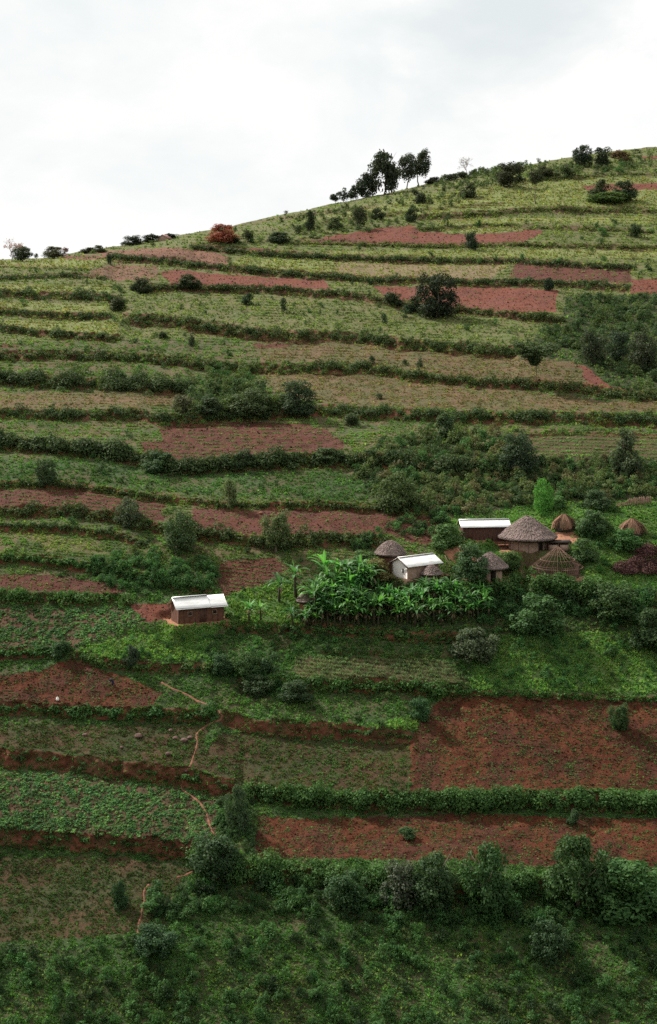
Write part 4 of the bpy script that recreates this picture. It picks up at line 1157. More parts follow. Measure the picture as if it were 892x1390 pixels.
# ------------------------------------------------------------------ banana grove
def banana_leaf(rng, L, az, el0, droop, W, base):
    k = 8; t = np.linspace(0, 1, k)
    el = el0 - droop * t ** 1.2
    ds = L / (k - 1)
    hx = np.concatenate([[0], np.cumsum(np.cos(el[:-1]) * ds)]); hz = np.concatenate([[0], np.cumsum(np.sin(el[:-1]) * ds)])
    d = np.array([math.cos(az), math.sin(az), 0]); s = np.array([-d[1], d[0], 0])
    mid = base + hx[:, None] * d + hz[:, None] * np.array([0, 0, 1.0])
    w = W * np.clip(np.sin(np.clip((t - .08) / .92, 0, 1) * math.pi) ** .55, .06, 1)
    nrm = -np.sin(el)[:, None] * d + np.cos(el)[:, None] * np.array([0, 0, 1.0])
    Lf = mid + s * w[:, None] * .5 + nrm * w[:, None] * .14; Rt = mid - s * w[:, None] * .5 + nrm * w[:, None] * .14
    v = np.concatenate([Lf, mid, Rt]); q = []
    for i in range(k - 1):
        q += [[i, i + 1, k + i + 1, k + i], [k + i, k + i + 1, 2 * k + i + 1, 2 * k + i]]
    return v, q


def banana_meshes(seed):
    rng = np.random.RandomState(seed)
    H = rng.uniform(1.7, 2.4)
    st = MB(); st.tube([[0, 0, -.2], [.03, .02, H * .5], [.0, .05, H]], [.17, .13, .08], 8)
    lf = MB(); var = []
    n = rng.randint(11, 15)
    for i in range(n):
        az = i * 2.4 + rng.uniform(-.4, .4)
        f = i / n
        v, q = banana_leaf(rng, rng.uniform(1.5, 2.2), az, rng.uniform(.95, 1.45) - .35 * (1 - f), rng.uniform(.9, 2.3), rng.uniform(.24, .36), np.array([0, .05, H * (.86 + .16 * f)]))
        lf.add(v, q); var += [rng.uniform(.2, .9)] * len(q)
    v, q = banana_leaf(rng, 1.5, rng.uniform(0, 6), 1.5, .15, .26, np.array([0, .05, H])); lf.add(v, q); var += [1.0] * len(q)
    dr = MB(); dvar = []
    for i in range(4):
        v, q = banana_leaf(rng, rng.uniform(.8, 1.2), rng.uniform(0, 6.28), .1, 1.9, .22, np.array([0, .04, H * .86])); dr.add(v, q); dvar += [rng.rand()] * len(q)
    return (st.mesh('banana_stem', M_banstem, True), mesh_np('banana_leaves', np.concatenate(lf.v), np.concatenate(lf.q), [M_banana], var=np.array(var)),
            mesh_np('dead_leaves', np.concatenate(dr.v), np.concatenate(dr.q), [M_deadleaf], var=np.array(dvar)))


M_banstem = simple_mat('banana_stem', (0.035, 0.04, 0.02), (0.075, 0.05, 0.035), scale=3, stretch=(2, 2, .4))
M_deadleaf = leaf_material('dead_leaf', 'PLAIN', trans=.1, rough=.9, color=(0.14, 0.10, 0.06), spec=.1)
BM = [banana_meshes(700 + i) for i in range(7)]


def banana(u, v, hpx, i, label, group=None, col=None):
    p = P(u, v); s = p[1] / F
    f = hpx * s / 3.6
    st, lf, dl = BM[i % 7]
    t = empty('banana_plant', p, random.uniform(0, 6.28), (f, f, f)); t.rotation_euler.x = random.uniform(-.1, .1); t.rotation_euler.y = random.uniform(-.1, .1)
    tag(t, label, 'banana plant', group)
    obj('stem', st, t); o = obj('leaves', lf, t); leafcol(o, col or random.choice([(.045, .14, .045), (.06, .175, .05), (.04, .11, .04), (.085, .25, .065), (.05, .125, .052)]), .15)
    obj('dead_leaves', dl, t)


banana(338, 843, 34, 0, 'thin young banana plant farthest from the grove on the grass mound', col=(.08, .22, .06))
banana(354, 843, 33, 1, 'stubby young banana plant second out from the grove on the grass mound', col=(.08, .20, .06))
banana(379, 817, 44, 2, 'leggy banana plant on the mound leaning beside the seeded plot', col=(.045, .12, .05))
banana(402, 812, 50, 3, 'tall banana plant with bluish fronds next to the tiny thatched store')
banana(398, 852, 36, 4, 'dark banana plant directly below the tiny thatched store', col=(.03, .09, .035))
banana(415, 853, 30, 5, 'short banana plant beside the dark one below the tiny thatched store')
banana(441, 803, 58, 6, 'tallest banana plant with one bright upright leaf above the grove edge', col=(.06, .22, .06))
placed = []
gp = [(408, 850), (412, 825), (418, 838), (440, 802), (480, 796), (515, 802), (540, 812), (600, 814), (645, 816), (664, 840), (600, 850), (500, 852), (420, 853)]
tries = 0
while len(placed) < 150 and tries < 30000:
    tries += 1
    u = random.uniform(415, 664); v = random.uniform(790, 857)
    if not bool(inpoly(np.array([u]), np.array([v]), gp)[0]): continue
    if 515 < u < 566 and v < 824: continue
    if float(vnoise(np.array([u / 13.0]), np.array([v / 9.0]))[0]) < .22: continue
    if any(abs(u - a) < 5.5 and abs(v - b) < 4.5 for a, b in placed): continue
    placed.append((u, v))
for i, (u, v) in enumerate(placed):
    banana(u, v, random.choice((random.uniform(20, 30), random.uniform(28, 38), random.uniform(32, 43))) * (1.22 if u < 515 else 1.0), i, 'green banana plant growing among the others in the dense grove below the huts', 'banana plants packed in the grove')
print('bananas', len(placed))
# ------------------------------------------------------------------ buildings
def corrugated(name, mat, parent, L, run, rise, x0=0.0, thick=.03, pitch=.17, z0=0.0, over=0.0):
    """sheet rising from the eave (y=-run) to the ridge (y=0); ridges run up the slope"""
    n = int(L / pitch * 6); xs = np.linspace(0, L, n) + x0
    wv = .022 * np.sin((xs - x0) / pitch * 2 * math.pi)
    k = 4; t = np.linspace(0, 1, k)
    v = []
    for s_ in (0, -thick):
        for tt in t:
            v.append(np.stack([xs, np.full(n, -run * (1 - tt)), z0 + rise * tt + wv + s_], 1))
    v = np.concatenate(v)
    i = (np.arange(k - 1)[:, None] * n + np.arange(n - 1)[None, :]).ravel()
    q1 = np.stack([i, i + 1, i + n + 1, i + n], 1); off = k * n
    q2 = np.stack([i + off, i + off + n, i + off + n + 1, i + off + 1], 1)
    e = np.arange(n - 1); q3 = np.stack([e, e + off, e + off + 1, e + 1], 1)
    j = (k - 1) * n; q4 = np.stack([e + j, e + j + 1, e + j + off + 1, e + j + off], 1)
    rws = np.arange(k - 1) * n
    q5 = np.stack([rws, rws + n, rws + n + off, rws + off], 1); q6 = np.stack([rws + n - 1, rws + n - 1 + off, rws + 2 * n - 1 + off, rws + 2 * n - 1], 1)
    me = mesh_np(name, v, [np.concatenate([q1, q2, q3, q4, q5, q6])], [mat])
    return obj(name, me, parent)


def gable_walls(L, W, h, rise, mat, parent, th=.16, front=True, name='wall', lumps=.03, gable_mat=None):
    """four walls around a rectangle centred on the origin; the long walls face -y / +y"""
    def slab(nm, p0, p1, h0, h1, m_, peak=False):
        # wall panel between ground points p0,p1 with some unevenness
        nx = max(4, int(np.linalg.norm(np.array(p1) - np.array(p0)) / .3)); nz = 8
        a = np.array([*p0, 0.0]); b = np.array([*p1, 0.0]); d = (b - a) / np.linalg.norm(b - a); nr = np.array([d[1], -d[0], 0])
        vs_ = []
        for side in (0, 1):
            for iz in range(nz + 1):
                for ix in range(nx + 1):
                    tx = ix / nx
                    H = h + (rise * (1 - abs(2 * tx - 1)) if peak else 0)
                    q_ = a + (b - a) * tx + np.array([0, 0, -.25 + (H + .25) * iz / nz])
                    off = nr * (-th * side + (0 if side else float(fbm(np.array([q_[0] * 1.7 + 5 * q_[1]]), np.array([q_[2] * 1.9]), 2)[0] - .5) * lumps * 2))
                    vs_.append(q_ + off)
        qs = []
        M_ = (nx + 1) * (nz + 1)
        for iz in range(nz):
            for ix in range(nx):
                k_ = iz * (nx + 1) + ix
                qs.append([k_, k_ + 1, k_ + nx + 2, k_ + nx + 1]); qs.append([M_ + k_, M_ + k_ + nx + 1, M_ + k_ + nx + 2, M_ + k_ + 1])
        for ix in range(nx):
            k_ = nz * (nx + 1) + ix; qs.append([k_, k_ + 1, M_ + k_ + 1, M_ + k_])
        for iz in range(nz):
            for ix in (0, nx):
                k_ = iz * (nx + 1) + ix; qs.append([k_, k_ + nx + 1, M_ + k_ + nx + 1, M_ + k_])
        obj(nm, mesh_np(nm, np.array(vs_), np.array(qs), [m_], smooth=False), parent)
    slab(name, (-L / 2, -W / 2), (L / 2, -W / 2), 0, h, mat)
    slab(name, (L / 2, W / 2), (-L / 2, W / 2), 0, h, mat)
    slab('gable_wall', (-L / 2, W / 2 - th - .005), (-L / 2, -W / 2 + th + .005), 0, h, gable_mat or mat, True)
    slab('gable_wall', (L / 2, -W / 2 + th + .005), (L / 2, W / 2 - th - .005), 0, h, gable_mat or mat, True)


def floor_origin(key, du=0, dv=0):
    return PADZ[key].copy()


# --- mud house with a bright tin roof, alone on its spur
c = floor_origin('house_left')
L, W, H, RI = 6.5, 3.1, 2.25, 1.05
h1 = empty('mud_house', c, R(24)); tag(h1, 'brown mud house with bright tin roof alone on its earth platform beside the grass mound', 'house')
gable_walls(L, W, H, RI, M_mud, h1)
rl = 4.55
for sgn, rzz in ((1, 0.0), (-1, math.pi)):
    # the roof sheets come in two lengths; the far length sits a hand lower
    for x0, ll, dz in ((-L / 2 - .45, rl + .45, 0.0), (-L / 2 + rl + .02, L - rl + .5, -.06)):
        o = corrugated('roof_sheet', M_tin, h1, ll, W / 2 + .42, (W / 2 + .42) * RI / (W / 2), x0 if sgn > 0 else -x0 - ll, z0=H - .42 * RI / (W / 2) + .10 + dz)
        o.rotation_euler.z = rzz
mb = MB(); mb.box((-L / 2 + rl / 2 - .2, 0, H + RI + .13), (rl + .4, .34, .03)); mb.build('ridge_cap', M_tin, h1)
d_ = MB(); d_.box((.22, -W / 2 - .03, .92), (.75, .06, 1.84)); dr = d_.build('door', M_plank, h1)
f_ = MB()
for a_, b_ in (((-.20, -W / 2 - .05, .95), (.08, .07, 1.95)), ((.64, -W / 2 - .05, .95), (.08, .07, 1.95)), ((.22, -W / 2 - .05, 1.95), (.92, .07, .08))): f_.box(a_, b_)
f_.build('door_frame', M_poledark, dr)
hb = MB(); hb.box((.45, -W / 2 - .075, .95), (.04, .03, .16)); hb.build('handle', M_dark, dr)
for x_ in (-1.6, 1.95):
    w_ = MB(); w_.box((x_, -W / 2 - .025, 1.3), (.5, .05, .5)); wn = w_.build('window', M_dark, h1)
    s_ = MB()
    s_.box((x_, -W / 2 - .05, 1.58), (.62, .07, .05)); s_.box((x_, -W / 2 - .06, 1.03), (.66, .10, .06)); s_.box((x_ - .29, -W / 2 - .05, 1.3), (.05, .07, .5)); s_.box((x_ + .29, -W / 2 - .05, 1.3), (.05, .07, .5)); s_.build('frame', M_mud2, wn)
for x_ in np.linspace(-L / 2 + .02, L / 2 - .02, 9):
    s_ = MB(); s_.tube([[x_, -W / 2 - .045, -.1], [x_ + random.uniform(-.03, .03), -W / 2 - .045, H - .12]], .035, 6); s_.build('wall_post', M_poledark, h1)
pb_ = MB()
pb_.tube([[-L / 2 - .4, -W / 2 - .3, H - .08], [L / 2 + .4, -W / 2 - .3, H - .16]], .04, 6); pb_.build('eave_pole', M_poledark, h1)

# --- longer tin-roofed store beside the big hut
c = floor_origin('house_right')
L, W, H, RI = 6.9, 2.7, 2.05, .72
h2 = empty('plank_house', c, R(6)); tag(h2, 'dark-walled shed-like house with a long white tin roof beside the big thatched hut', 'house')
gable_walls(L, W, H, RI, M_plank, h2)
for sgn, rzz in ((1, 0.0), (-1, math.pi)):
    o = corrugated('roof_sheet', M_tin, h2, L + .7, W / 2 + .4, (W / 2 + .4) * RI / (W / 2), -L / 2 - .35, z0=H - .4 * RI / (W / 2) + .10); o.rotation_euler.z = rzz
mb = MB(); mb.box((0, 0, H + RI + .13), (L + .7, .3, .03)); mb.build('ridge_cap', M_tin, h2)
for x_ in np.arange(-L / 2 + .1, L / 2, .62):
    s_ = MB(); s_.tube([[x_, -W / 2 - .04, -.1], [x_ + random.uniform(-.03, .03), -W / 2 - .04, H - .1]], .04, 6); s_.build('wall_post', M_poledark, h2)
d_ = MB(); d_.box((-2.35, -W / 2 - .05, .88), (.72, .08, 1.76)); dr = d_.build('door', M_plank, h2)
hb = MB(); hb.box((-2.1, -W / 2 - .11, .9), (.04, .03, .14)); hb.build('handle', M_dark, dr)

# --- whitewashed house with worn tin roof
c = floor_origin('white_house')
L, W, H, RI = 5.7, 3.6, 1.9, .85
h3 = empty('whitewashed_house', c, R(36)); tag(h3, 'small house with whitewashed gable wall and worn tin roof above the banana grove', 'house')
gable_walls(L, W, H, RI, M_mud2, h3, gable_mat=M_white)
for sgn, rzz in ((1, 0.0), (-1, math.pi)):
    o = corrugated('roof_sheet', M_tin_old, h3, L + .8, W / 2 + .5, (W / 2 + .5) * RI / (W / 2), -L / 2 - .35 if sgn > 0 else -L / 2 - .45, z0=H - .5 * RI / (W / 2) + .10); o.rotation_euler.z = rzz
mb = MB(); mb.box((.05, 0, H + RI + .13), (L + .8, .3, .03)); mb.build('ridge_cap', M_tin_old, h3)
w_ = MB(); w_.box((-L / 2 - .03, -.75, 1.05), (.06, .26, .42)); wn = w_.build('window', M_dark, h3)
s_ = MB(); s_.box((-L / 2 - .05, -.75, 1.29), (.08, .36, .05)); s_.box((-L / 2 - .05, -.75, .81), (.08, .36, .05)); s_.build('frame', M_poledark, wn)
d_ = MB(); d_.box((.6, -W / 2 - .03, .85), (.7, .06, 1.7)); dr = d_.build('door', M_plank, h3)
hb = MB(); hb.box((.82, -W / 2 - .075, .9), (.04, .03, .14)); hb.build('handle', M_dark, dr)
pl = MB(); pl.tube([[-L / 2 - .42, -W / 2 - .55, H - .35], [-L / 2 - .42, 0, H + RI + .02], [-L / 2 - .42, W / 2 + .55, H - .35]], .05, 6); pl.build('verge_pole', M_poledark, h3)


# --- thatch
def thatch_roof(parent, Rr, Hh, z0, seed, nstr, prof=1.0, lay=9, squash=1.0, mat=None, dome=0.0, thick=.28, sl=.75):
    rng = np.random.RandomState(seed)
    mb = MB(); n = 40; k = 10
    th = np.linspace(0, 2 * np.pi, n, endpoint=False)

    def zr(t):    # t 0 at eave, 1 at peak -> radius, height
        r = (1 - t) ** prof
        z = t * (1 - dome) + dome * np.sin(t * np.pi / 2)
        return r, z
    rings = []
    for i in range(k):
        t = i / (k - 1) * .985; r, z = zr(t)
        rings.append(np.stack([Rr * r * np.cos(th), Rr * squash * r * np.sin(th), z0 + Hh * z + 0 * th], 1) * np.array([.97, .97, 1]))
    inner = np.stack([Rr * .88 * np.cos(th), Rr * squash * .88 * np.sin(th), z0 - thick * .35 + 0 * th], 1)
    low = np.stack([Rr * .95 * np.cos(th), Rr * squash * .95 * np.sin(th), z0 - thick + 0 * th], 1)
    v = np.concatenate([inner, low] + rings + [np.array([[0, 0, z0 + Hh]]), np.array([[0, 0, z0 + .3]])])
    q = []; t3 = []
    for a_ in range(k + 1):
        for j in range(n):
            q.append([a_ * n + j, a_ * n + (j + 1) % n, (a_ + 1) * n + (j + 1) % n, (a_ + 1) * n + j])
    m0 = (k + 1) * n
    for j in range(n):
        t3.append([m0 + j, m0 + (j + 1) % n, (k + 2) * n]); t3.append([(j + 1) % n, j, (k + 2) * n + 1])
    mb.add(v, q, t3)
    roof = mb.build('thatched_roof', M_thatch_core, parent)
    # straw: narrow strips lying down the slope, in overlapping courses
    tt = rng.uniform(-.06, 1, nstr) ** 1.0; tt = np.where(rng.rand(nstr) < .22, rng.uniform(-.06, .05, nstr), tt)
    a = rng.uniform(0, 2 * np.pi, nstr)
    # more strips low on the cone where the area is larger
    acc = rng.rand(nstr) < np.clip(zr(np.clip(tt, 0, 1))[0] + .15, 0, 1); tt = tt[acc]; a = a[acc]; m_ = len(tt)

    def at(t, aa, lift):
        r, z = zr(np.clip(t, 0, .985))
        ext = np.minimum(t, 0)
        return np.stack([(Rr * r - ext * 0 + lift) * np.cos(aa), (Rr * r + lift) * squash * np.sin(aa), z0 + Hh * z + ext * Hh * 1.2 + lift * .6], 1)
    Ls = sl / math.hypot(Rr, Hh) * rng.uniform(.6, 1.4, m_)
    wob = rng.normal(0, .02, m_)
    A = at(tt, a, rng.uniform(.03, .20, m_)); B = at(tt + Ls, a + wob, rng.uniform(.0, .05, m_))
    sd = np.stack([-np.sin(a), np.cos(a), 0 * a], 1) * (rng.uniform(.03, .075, m_))[:, None]
    v = np.stack([A - sd, A + sd, B + sd * .7, B - sd * .7], 1).reshape(-1, 3)
    patch_ = fbm(a * 2.2, tt * 3 + seed, 3)
    var = np.clip(rng.normal(.5, .22, m_) * .7 + (patch_ - .5) * 1.2 + .2, 0, 1)
    obj('straw_layer', mesh_np('straw_layer', v, np.arange(4 * m_).reshape(-1, 4), [mat or M_thatch], var=var), roof)
    return roof


def round_wall(parent, r, h, mat, name='wall', squash=1.0, a0=0.0, a1=2 * math.pi):
    n = 36; th = np.linspace(a0, a1, n + 1); nz = 6
    v = []
    for rr in (r, r - .15):
        for iz in range(nz + 1):
            lump = (fbm(np.cos(th) * 2 + 9, np.sin(th) * 2 + iz * .6, 2) - .5) * .08
            v.append(np.stack([(rr + lump) * np.cos(th), (rr + lump) * squash * np.sin(th), np.full(n + 1, -.3 + (h + .3) * iz / nz)], 1))
    v = np.concatenate(v); q = []
    M_ = (n + 1) * (nz + 1)
    for iz in range(nz):
        for j in range(n):
            k_ = iz * (n + 1) + j; q.append([k_, k_ + 1, k_ + n + 2, k_ + n + 1]); q.append([M_ + k_, M_ + k_ + n + 1, M_ + k_ + n + 2, M_ + k_ + 1])
    for iz in range(nz):
        for j in (0, n):
            k_ = iz * (n + 1) + j; q.append([k_, k_ + n + 1, M_ + k_ + n + 1, M_ + k_])
    return obj(name, mesh_np(name, v, np.array(q), [mat], smooth=True), parent)


def curved_door(parent, r, ang, w, h, mat=None):
    d = MB(); x = r * math.cos(ang); y = r * math.sin(ang)
    d.box((x, y, h / 2), (.14, w, h), ang); return d.build('doorway', mat or M_dark, parent)


# big hut
c = floor_origin('big_hut')
hb_ = empty('big_thatched_hut', c); tag(hb_, 'largest round hut with wide conical grey thatch beside the long white-roofed house', 'hut')
round_wall(hb_, 2.75, 1.9, M_mud2)
thatch_roof(hb_, 4.25, 3.0, 1.75, 21, 11000, prof=.93, dome=.12, thick=.35)
curved_door(hb_, 2.78, R(-55), .8, 1.5)
for i in range(14):
    a_ = i / 14 * 2 * math.pi + .15
    s_ = MB(); s_.tube([[3.35 * math.cos(a_), 3.35 * math.sin(a_), -.2], [3.35 * math.cos(a_), 3.35 * math.sin(a_), 1.75]], .05, 6); s_.build('veranda_post', M_poledark, hb_)
# lean-to pen at its side
lt = empty('lean_to', c + np.array([4.35, -1.35, -.1])); tag(lt, 'low flat-roofed pole pen built against the side of the largest hut', 'shed')
s_ = MB(); s_.box((0, 0, 1.28), (3.6, 1.9, .22)); s_.build('roof', M_thatch_core, lt)
for x_ in (-1.6, -.1, 1.55):
    s_ = MB(); s_.tube([[x_, -.85, -.4], [x_, -.85, 1.2]], .07, 6); s_.build('post', M_poledark, lt)
    s_ = MB(); s_.tube([[x_, .85, -.3], [x_, .85, 1.2]], .07, 6); s_.build('post', M_poledark, lt)
for x_ in (-.85, .75):
    s_ = MB(); s_.box((x_, -.78, .45), (1.25, .08, .9)); s_.build('panel', M_mud2, lt)
s_ = MB(); s_.box((0, .8, .55), (3.3, .08, 1.2)); s_.build('back_panel', M_plank, lt)

# small domed hut
c = floor_origin('small_hut')
hs = empty('domed_thatched_hut', c); tag(hs, 'small round hut with domed brownish thatch touching the whitewashed house', 'hut')
round_wall(hs, 1.65, 2.1, M_mud)
thatch_roof(hs, 2.15, 1.75, 2.0, 33, 6500, prof=.75, dome=.55, thick=.3)
curved_door(hs, 1.68, R(-48), .65, 1.7)

# hidden hut
c = floor_origin('hidden_hut')
hh_ = empty('hidden_thatched_hut', c); tag(hh_, 'round thatched hut half hidden behind a leafy tree, between whitewashed house and hut frame', 'hut')
round_wall(hh_, 1.75, 1.9, M_mud2)
thatch_roof(hh_, 2.5, 2.0, 1.75, 44, 6500, prof=.9, dome=.2)
curved_door(hh_, 1.78, R(-80), .7, 1.5)

# tiny grey thatched granary in front of the whitewashed house
p = P(586, 790)
gr = empty('thatched_granary', p); tag(gr, 'tiny grey thatched granary in front of the worn tin roof', 'granary')
round_wall(gr, .85, 1.2, M_mud2); thatch_roof(gr, 1.45, 1.25, 1.15, 52, 3000, prof=.9, dome=.15, thick=.2, sl=.5)
curved_door(gr, .87, R(-90), .4, .7)
# store among the bananas
p = P(415, 829)
st_ = empty('thatched_store', p); tag(st_, 'tiny round store with a pale domed thatch at the edge of the banana grove', 'granary')
round_wall(st_, .85, 1.5, M_earth); thatch_roof(st_, 1.3, .95, 1.35, 58, 3000, prof=.7, dome=.5, thick=.2, sl=.5)
curved_door(st_, .87, R(-70), .4, .8)

# hut frame of bare poles
c = floor_origin('frame_hut')
fr = empty('hut_frame', c); tag(fr, 'unfinished round hut frame of bare poles without thatch', 'hut frame')
Rw, Hw, Re, Hr = 2.95, 1.75, 3.7, 2.5


def pole(nm, a_, b_, r_, mat, par, n=5):
    mb_ = MB(); a_ = np.array(a_, float); b_ = np.array(b_, float)
    mid = (a_ + b_) / 2 + rs.normal(0, .012, 3) * np.linalg.norm(b_ - a_)
    mb_.tube([a_, mid, b_], [r_, r_ * .9, r_ * .7], n); return mb_.build(nm, mat, par)


for i in range(66):
    a_ = i / 66 * 2 * math.pi
    pole('wall_pole', (Rw * math.cos(a_), Rw * math.sin(a_), -.3), (Rw * math.cos(a_) * 1.01, Rw * math.sin(a_) * 1.01, Hw + random.uniform(-.1, .12)), random.uniform(.035, .06), M_poledark, fr)
for i in range(28):
    a_ = (i + .3) / 28 * 2 * math.pi + random.uniform(-.04, .04)
    top_ = .12
    pole('rafter', (Re * math.cos(a_), Re * math.sin(a_), Hw - .32 + random.uniform(-.08, .05)), (top_ * math.cos(a_), top_ * math.sin(a_), Hw + Hr + random.uniform(-.1, .2)), random.uniform(.02, .034), M_pole, fr)
for rr_, zz_, mt in ((Re * .97, Hw - .25, M_pole), (Rw + .05, Hw - .05, M_poledark), (Rw + .05, .75, M_poledark), (Re * .66, Hw + Hr * .30, M_pole), (Re * .36, Hw + Hr * .61, M_pole)):
    th = np.linspace(0, 2 * np.pi, 40); rng_ = np.random.RandomState(int(rr_ * 10))
    s_ = MB(); s_.tube(np.stack([rr_ * np.cos(th), rr_ * np.sin(th), zz_ + rng_.normal(0, .015, 40)], 1), .035, 5, cap=False); s_.build('hoop', mt, fr)


# straw stacks
def stack(u, v, wpx, hpx, seed, label):
    p = P(u, v); s = p[1] / F; Rr = wpx * s / 2; Hh = hpx * s
    rng = np.random.RandomState(seed); t = empty('straw_stack', p); tag(t, label, 'straw stack')
    mb = MB(); n = 24; th = np.linspace(0, 2 * np.pi, n, endpoint=False); rings = []
    for i, (rr, zz) in enumerate(((1, -.1), (.92, .25), (.72, .6), (.4, .88))):
        rings.append(np.stack([Rr * .86 * rr * np.cos(th), Rr * .86 * rr * np.sin(th), Hh * zz + (fbm(np.cos(th) * 2 + i, np.sin(th) * 2, 2) - .5) * .3], 1))
    v_ = np.concatenate(rings + [np.array([[0, 0, Hh * .93]])]); q = []; t3 = []
    for a_ in range(3):
        for j in range(n): q.append([a_ * n + j, a_ * n + (j + 1) % n, (a_ + 1) * n + (j + 1) % n, (a_ + 1) * n + j])
    for j in range(n): t3.append([3 * n + j, 3 * n + (j + 1) % n, 4 * n])
    mb.add(v_, q, t3); mb.build('core', M_thatch_core, t)
    m_ = 2600; a = rng.uniform(0, 6.283, m_); tb = rng.uniform(0, .75, m_); L_ = rng.uniform(.2, .5, m_)
    lump = 1 + .2 * np.sin(a * 5 + seed) + .1 * np.sin(a * 9) + rng.normal(0, .07, m_)
    rad = lambda tt: np.sqrt(np.clip(1 - np.clip(tt, 0, 1) ** 1.5, 0.02, 1)) * .98
    A = np.stack([Rr * rad(tb) * lump * np.cos(a), Rr * rad(tb) * lump * np.sin(a), Hh * tb], 1)
    te = np.minimum(tb + L_, 1.05); a2 = a + rng.normal(0, .08, m_)
    B = np.stack([Rr * rad(te) * lump * np.cos(a2), Rr * rad(te) * lump * np.sin(a2), Hh * te + .05], 1)
    sd = np.stack([-np.sin(a), np.cos(a), 0 * a], 1) * rng.uniform(.02, .05, m_)[:, None]
    v_ = np.stack([A - sd, A + sd, B + sd * .6, B - sd * .6], 1).reshape(-1, 3)
    obj('straw', mesh_np('straw', v_, np.arange(4 * m_).reshape(-1, 4), [M_straw], var=np.clip(rng.rand(m_) * .7 + .3 * np.sin(a * 4), 0, 1)), t)


stack(766, 717, 32, 18, 3, 'tent-shaped straw stack just uphill of the largest hut')
stack(858, 723, 33, 18, 4, 'straw stack above the dry brush heap, outer one of the two')

# heap of dry brush at the frame edge
p = P(872, 783); s = p[1] / F
rng = np.random.RandomState(9)
lumps = np.array([[-34 + 7 * i + rng.uniform(-3, 3), rng.uniform(0, 14), rng.uniform(7, 12)] for i in range(14)] * 3, float)
vs_, qs_, vr__ = [], [], []
for (lx, ly, lr) in lumps:
    ly = rng.uniform(0, 32) * (1 if lx > -20 else .5)
    q0 = P(min(948, 872 + lx + 8), 780 - ly)
    r = lr * s * 1.05; n = 420
    d = unit(rng.normal(size=(n, 3))); d[:, 2] = np.abs(d[:, 2])
    pt = q0 - p + np.array([0, 0, r * .2]) + d * (r * rng.uniform(.6, 1.1, n))[:, None] * np.array([1.2, 1, .9])
    v_, q_ = leaf_quads(pt, unit(d + rng.normal(size=(n, 3)) * .6), rng.uniform(.08, .2, n), rng, .5)
    qs_.append(q_ + sum(len(x) for x in vs_)); vs_.append(v_); vr__.append(np.clip(rng.rand(n) * .6 + rng.rand() * .4, 0, 1))
o = obj('brush_heap', mesh_np('brush_heap', np.concatenate(vs_), np.concatenate(qs_), [M_brush], var=np.concatenate(vr__)), None, p)
tag(o, 'long low heap of dry purplish-brown brush at the frame edge below the straw stack', 'brush heap')

# screen of upright sticks and a rail behind the outer straw stack
p0 = P(838, 689); p1 = P(884, 684)
ft_ = empty('stick_screen', p0); tag(ft_, 'pinkish screen of upright split sticks above the outer straw stack', 'fence')
dv_ = p1 - p0
for i in range(46):
    t_ = i / 45
    b_ = dv_ * t_ + np.array([0, rs.normal(0, .04), -.25]); hh = random.uniform(1.0, 1.35) * (.55 if t_ < .3 else 1)
    s_ = MB(); s_.tube([b_, b_ + np.array([rs.normal(0, .05), rs.normal(0, .05), hh + .25])], .05, 5); s_.build('stick', M_pole, ft_)
for zz in (.3, .85):
    s_ = MB(); s_.tube([np.array([0, -.08, zz * .7]), dv_ + np.array([0, -.08, zz])], .035, 5); s_.build('rail', M_pole, ft_)


def log(u0, v0, z0_, u1, v1, z1_, r_, label, mat, name='pole'):
    a_ = P(u0, v0) + np.array([0, 0, z0_]); b_ = P(u1, v1) + np.array([0, 0, z1_])
    s_ = MB(); s_.tube([a_ - a_, (b_ - a_) * .5 + np.array([0, 0, .03]), b_ - a_], [r_, r_ * .9, r_ * .75], 7)
    o = s_.build(name, mat, None, True); o.location = a_; tag(o, label, 'pole')


log(799, 692, .0, 808, 686, .9, .07, 'pale pole leaning up out of the bright grass by the dark bush', M_pole, 'leaning_pole')
log(858, 669, .45, 892, 667, .7, .09, 'pale rail laid level above the stick screen', M_pole, 'rail_pole')
log(604, 772, 1.9, 616, 778, .1, .05, 'thin pole slanting from the worn tin roof corner to the earth yard', M_pole, 'prop_pole')

# pink-roofed house on the skyline
p = P(222, 327); s = p[1] / F
hp = empty('skyline_house', p + np.array([0, 3, 0]), R(68)); tag(hp, 'small house with a pinkish roof half hidden by bushes on the skyline', 'house')
M_pink = simple_mat('pink_roof', (0.17, 0.085, 0.075), (0.28, 0.16, 0.14), scale=2, rough=.8)
L, W, H, RI = 16 * s, 3.4, 5.5 * s, 4.6 * s
gable_walls(L * .8, W, H * .8, RI, M_mud2, hp)
for rzz in (0.0, math.pi):
    o = corrugated('roof_sheet', M_pink, hp, L * .9, W / 2 + .4, (W / 2 + .4) * RI / (W / 2), -L * .45, z0=H * .8 - .4 * RI / (W / 2) + .05); o.rotation_euler.z = rzz
w_ = MB(); w_.box((0, -W / 2 - .02, H * .4), (.8, .06, .7)); w_.build('window', M_dark, hp)

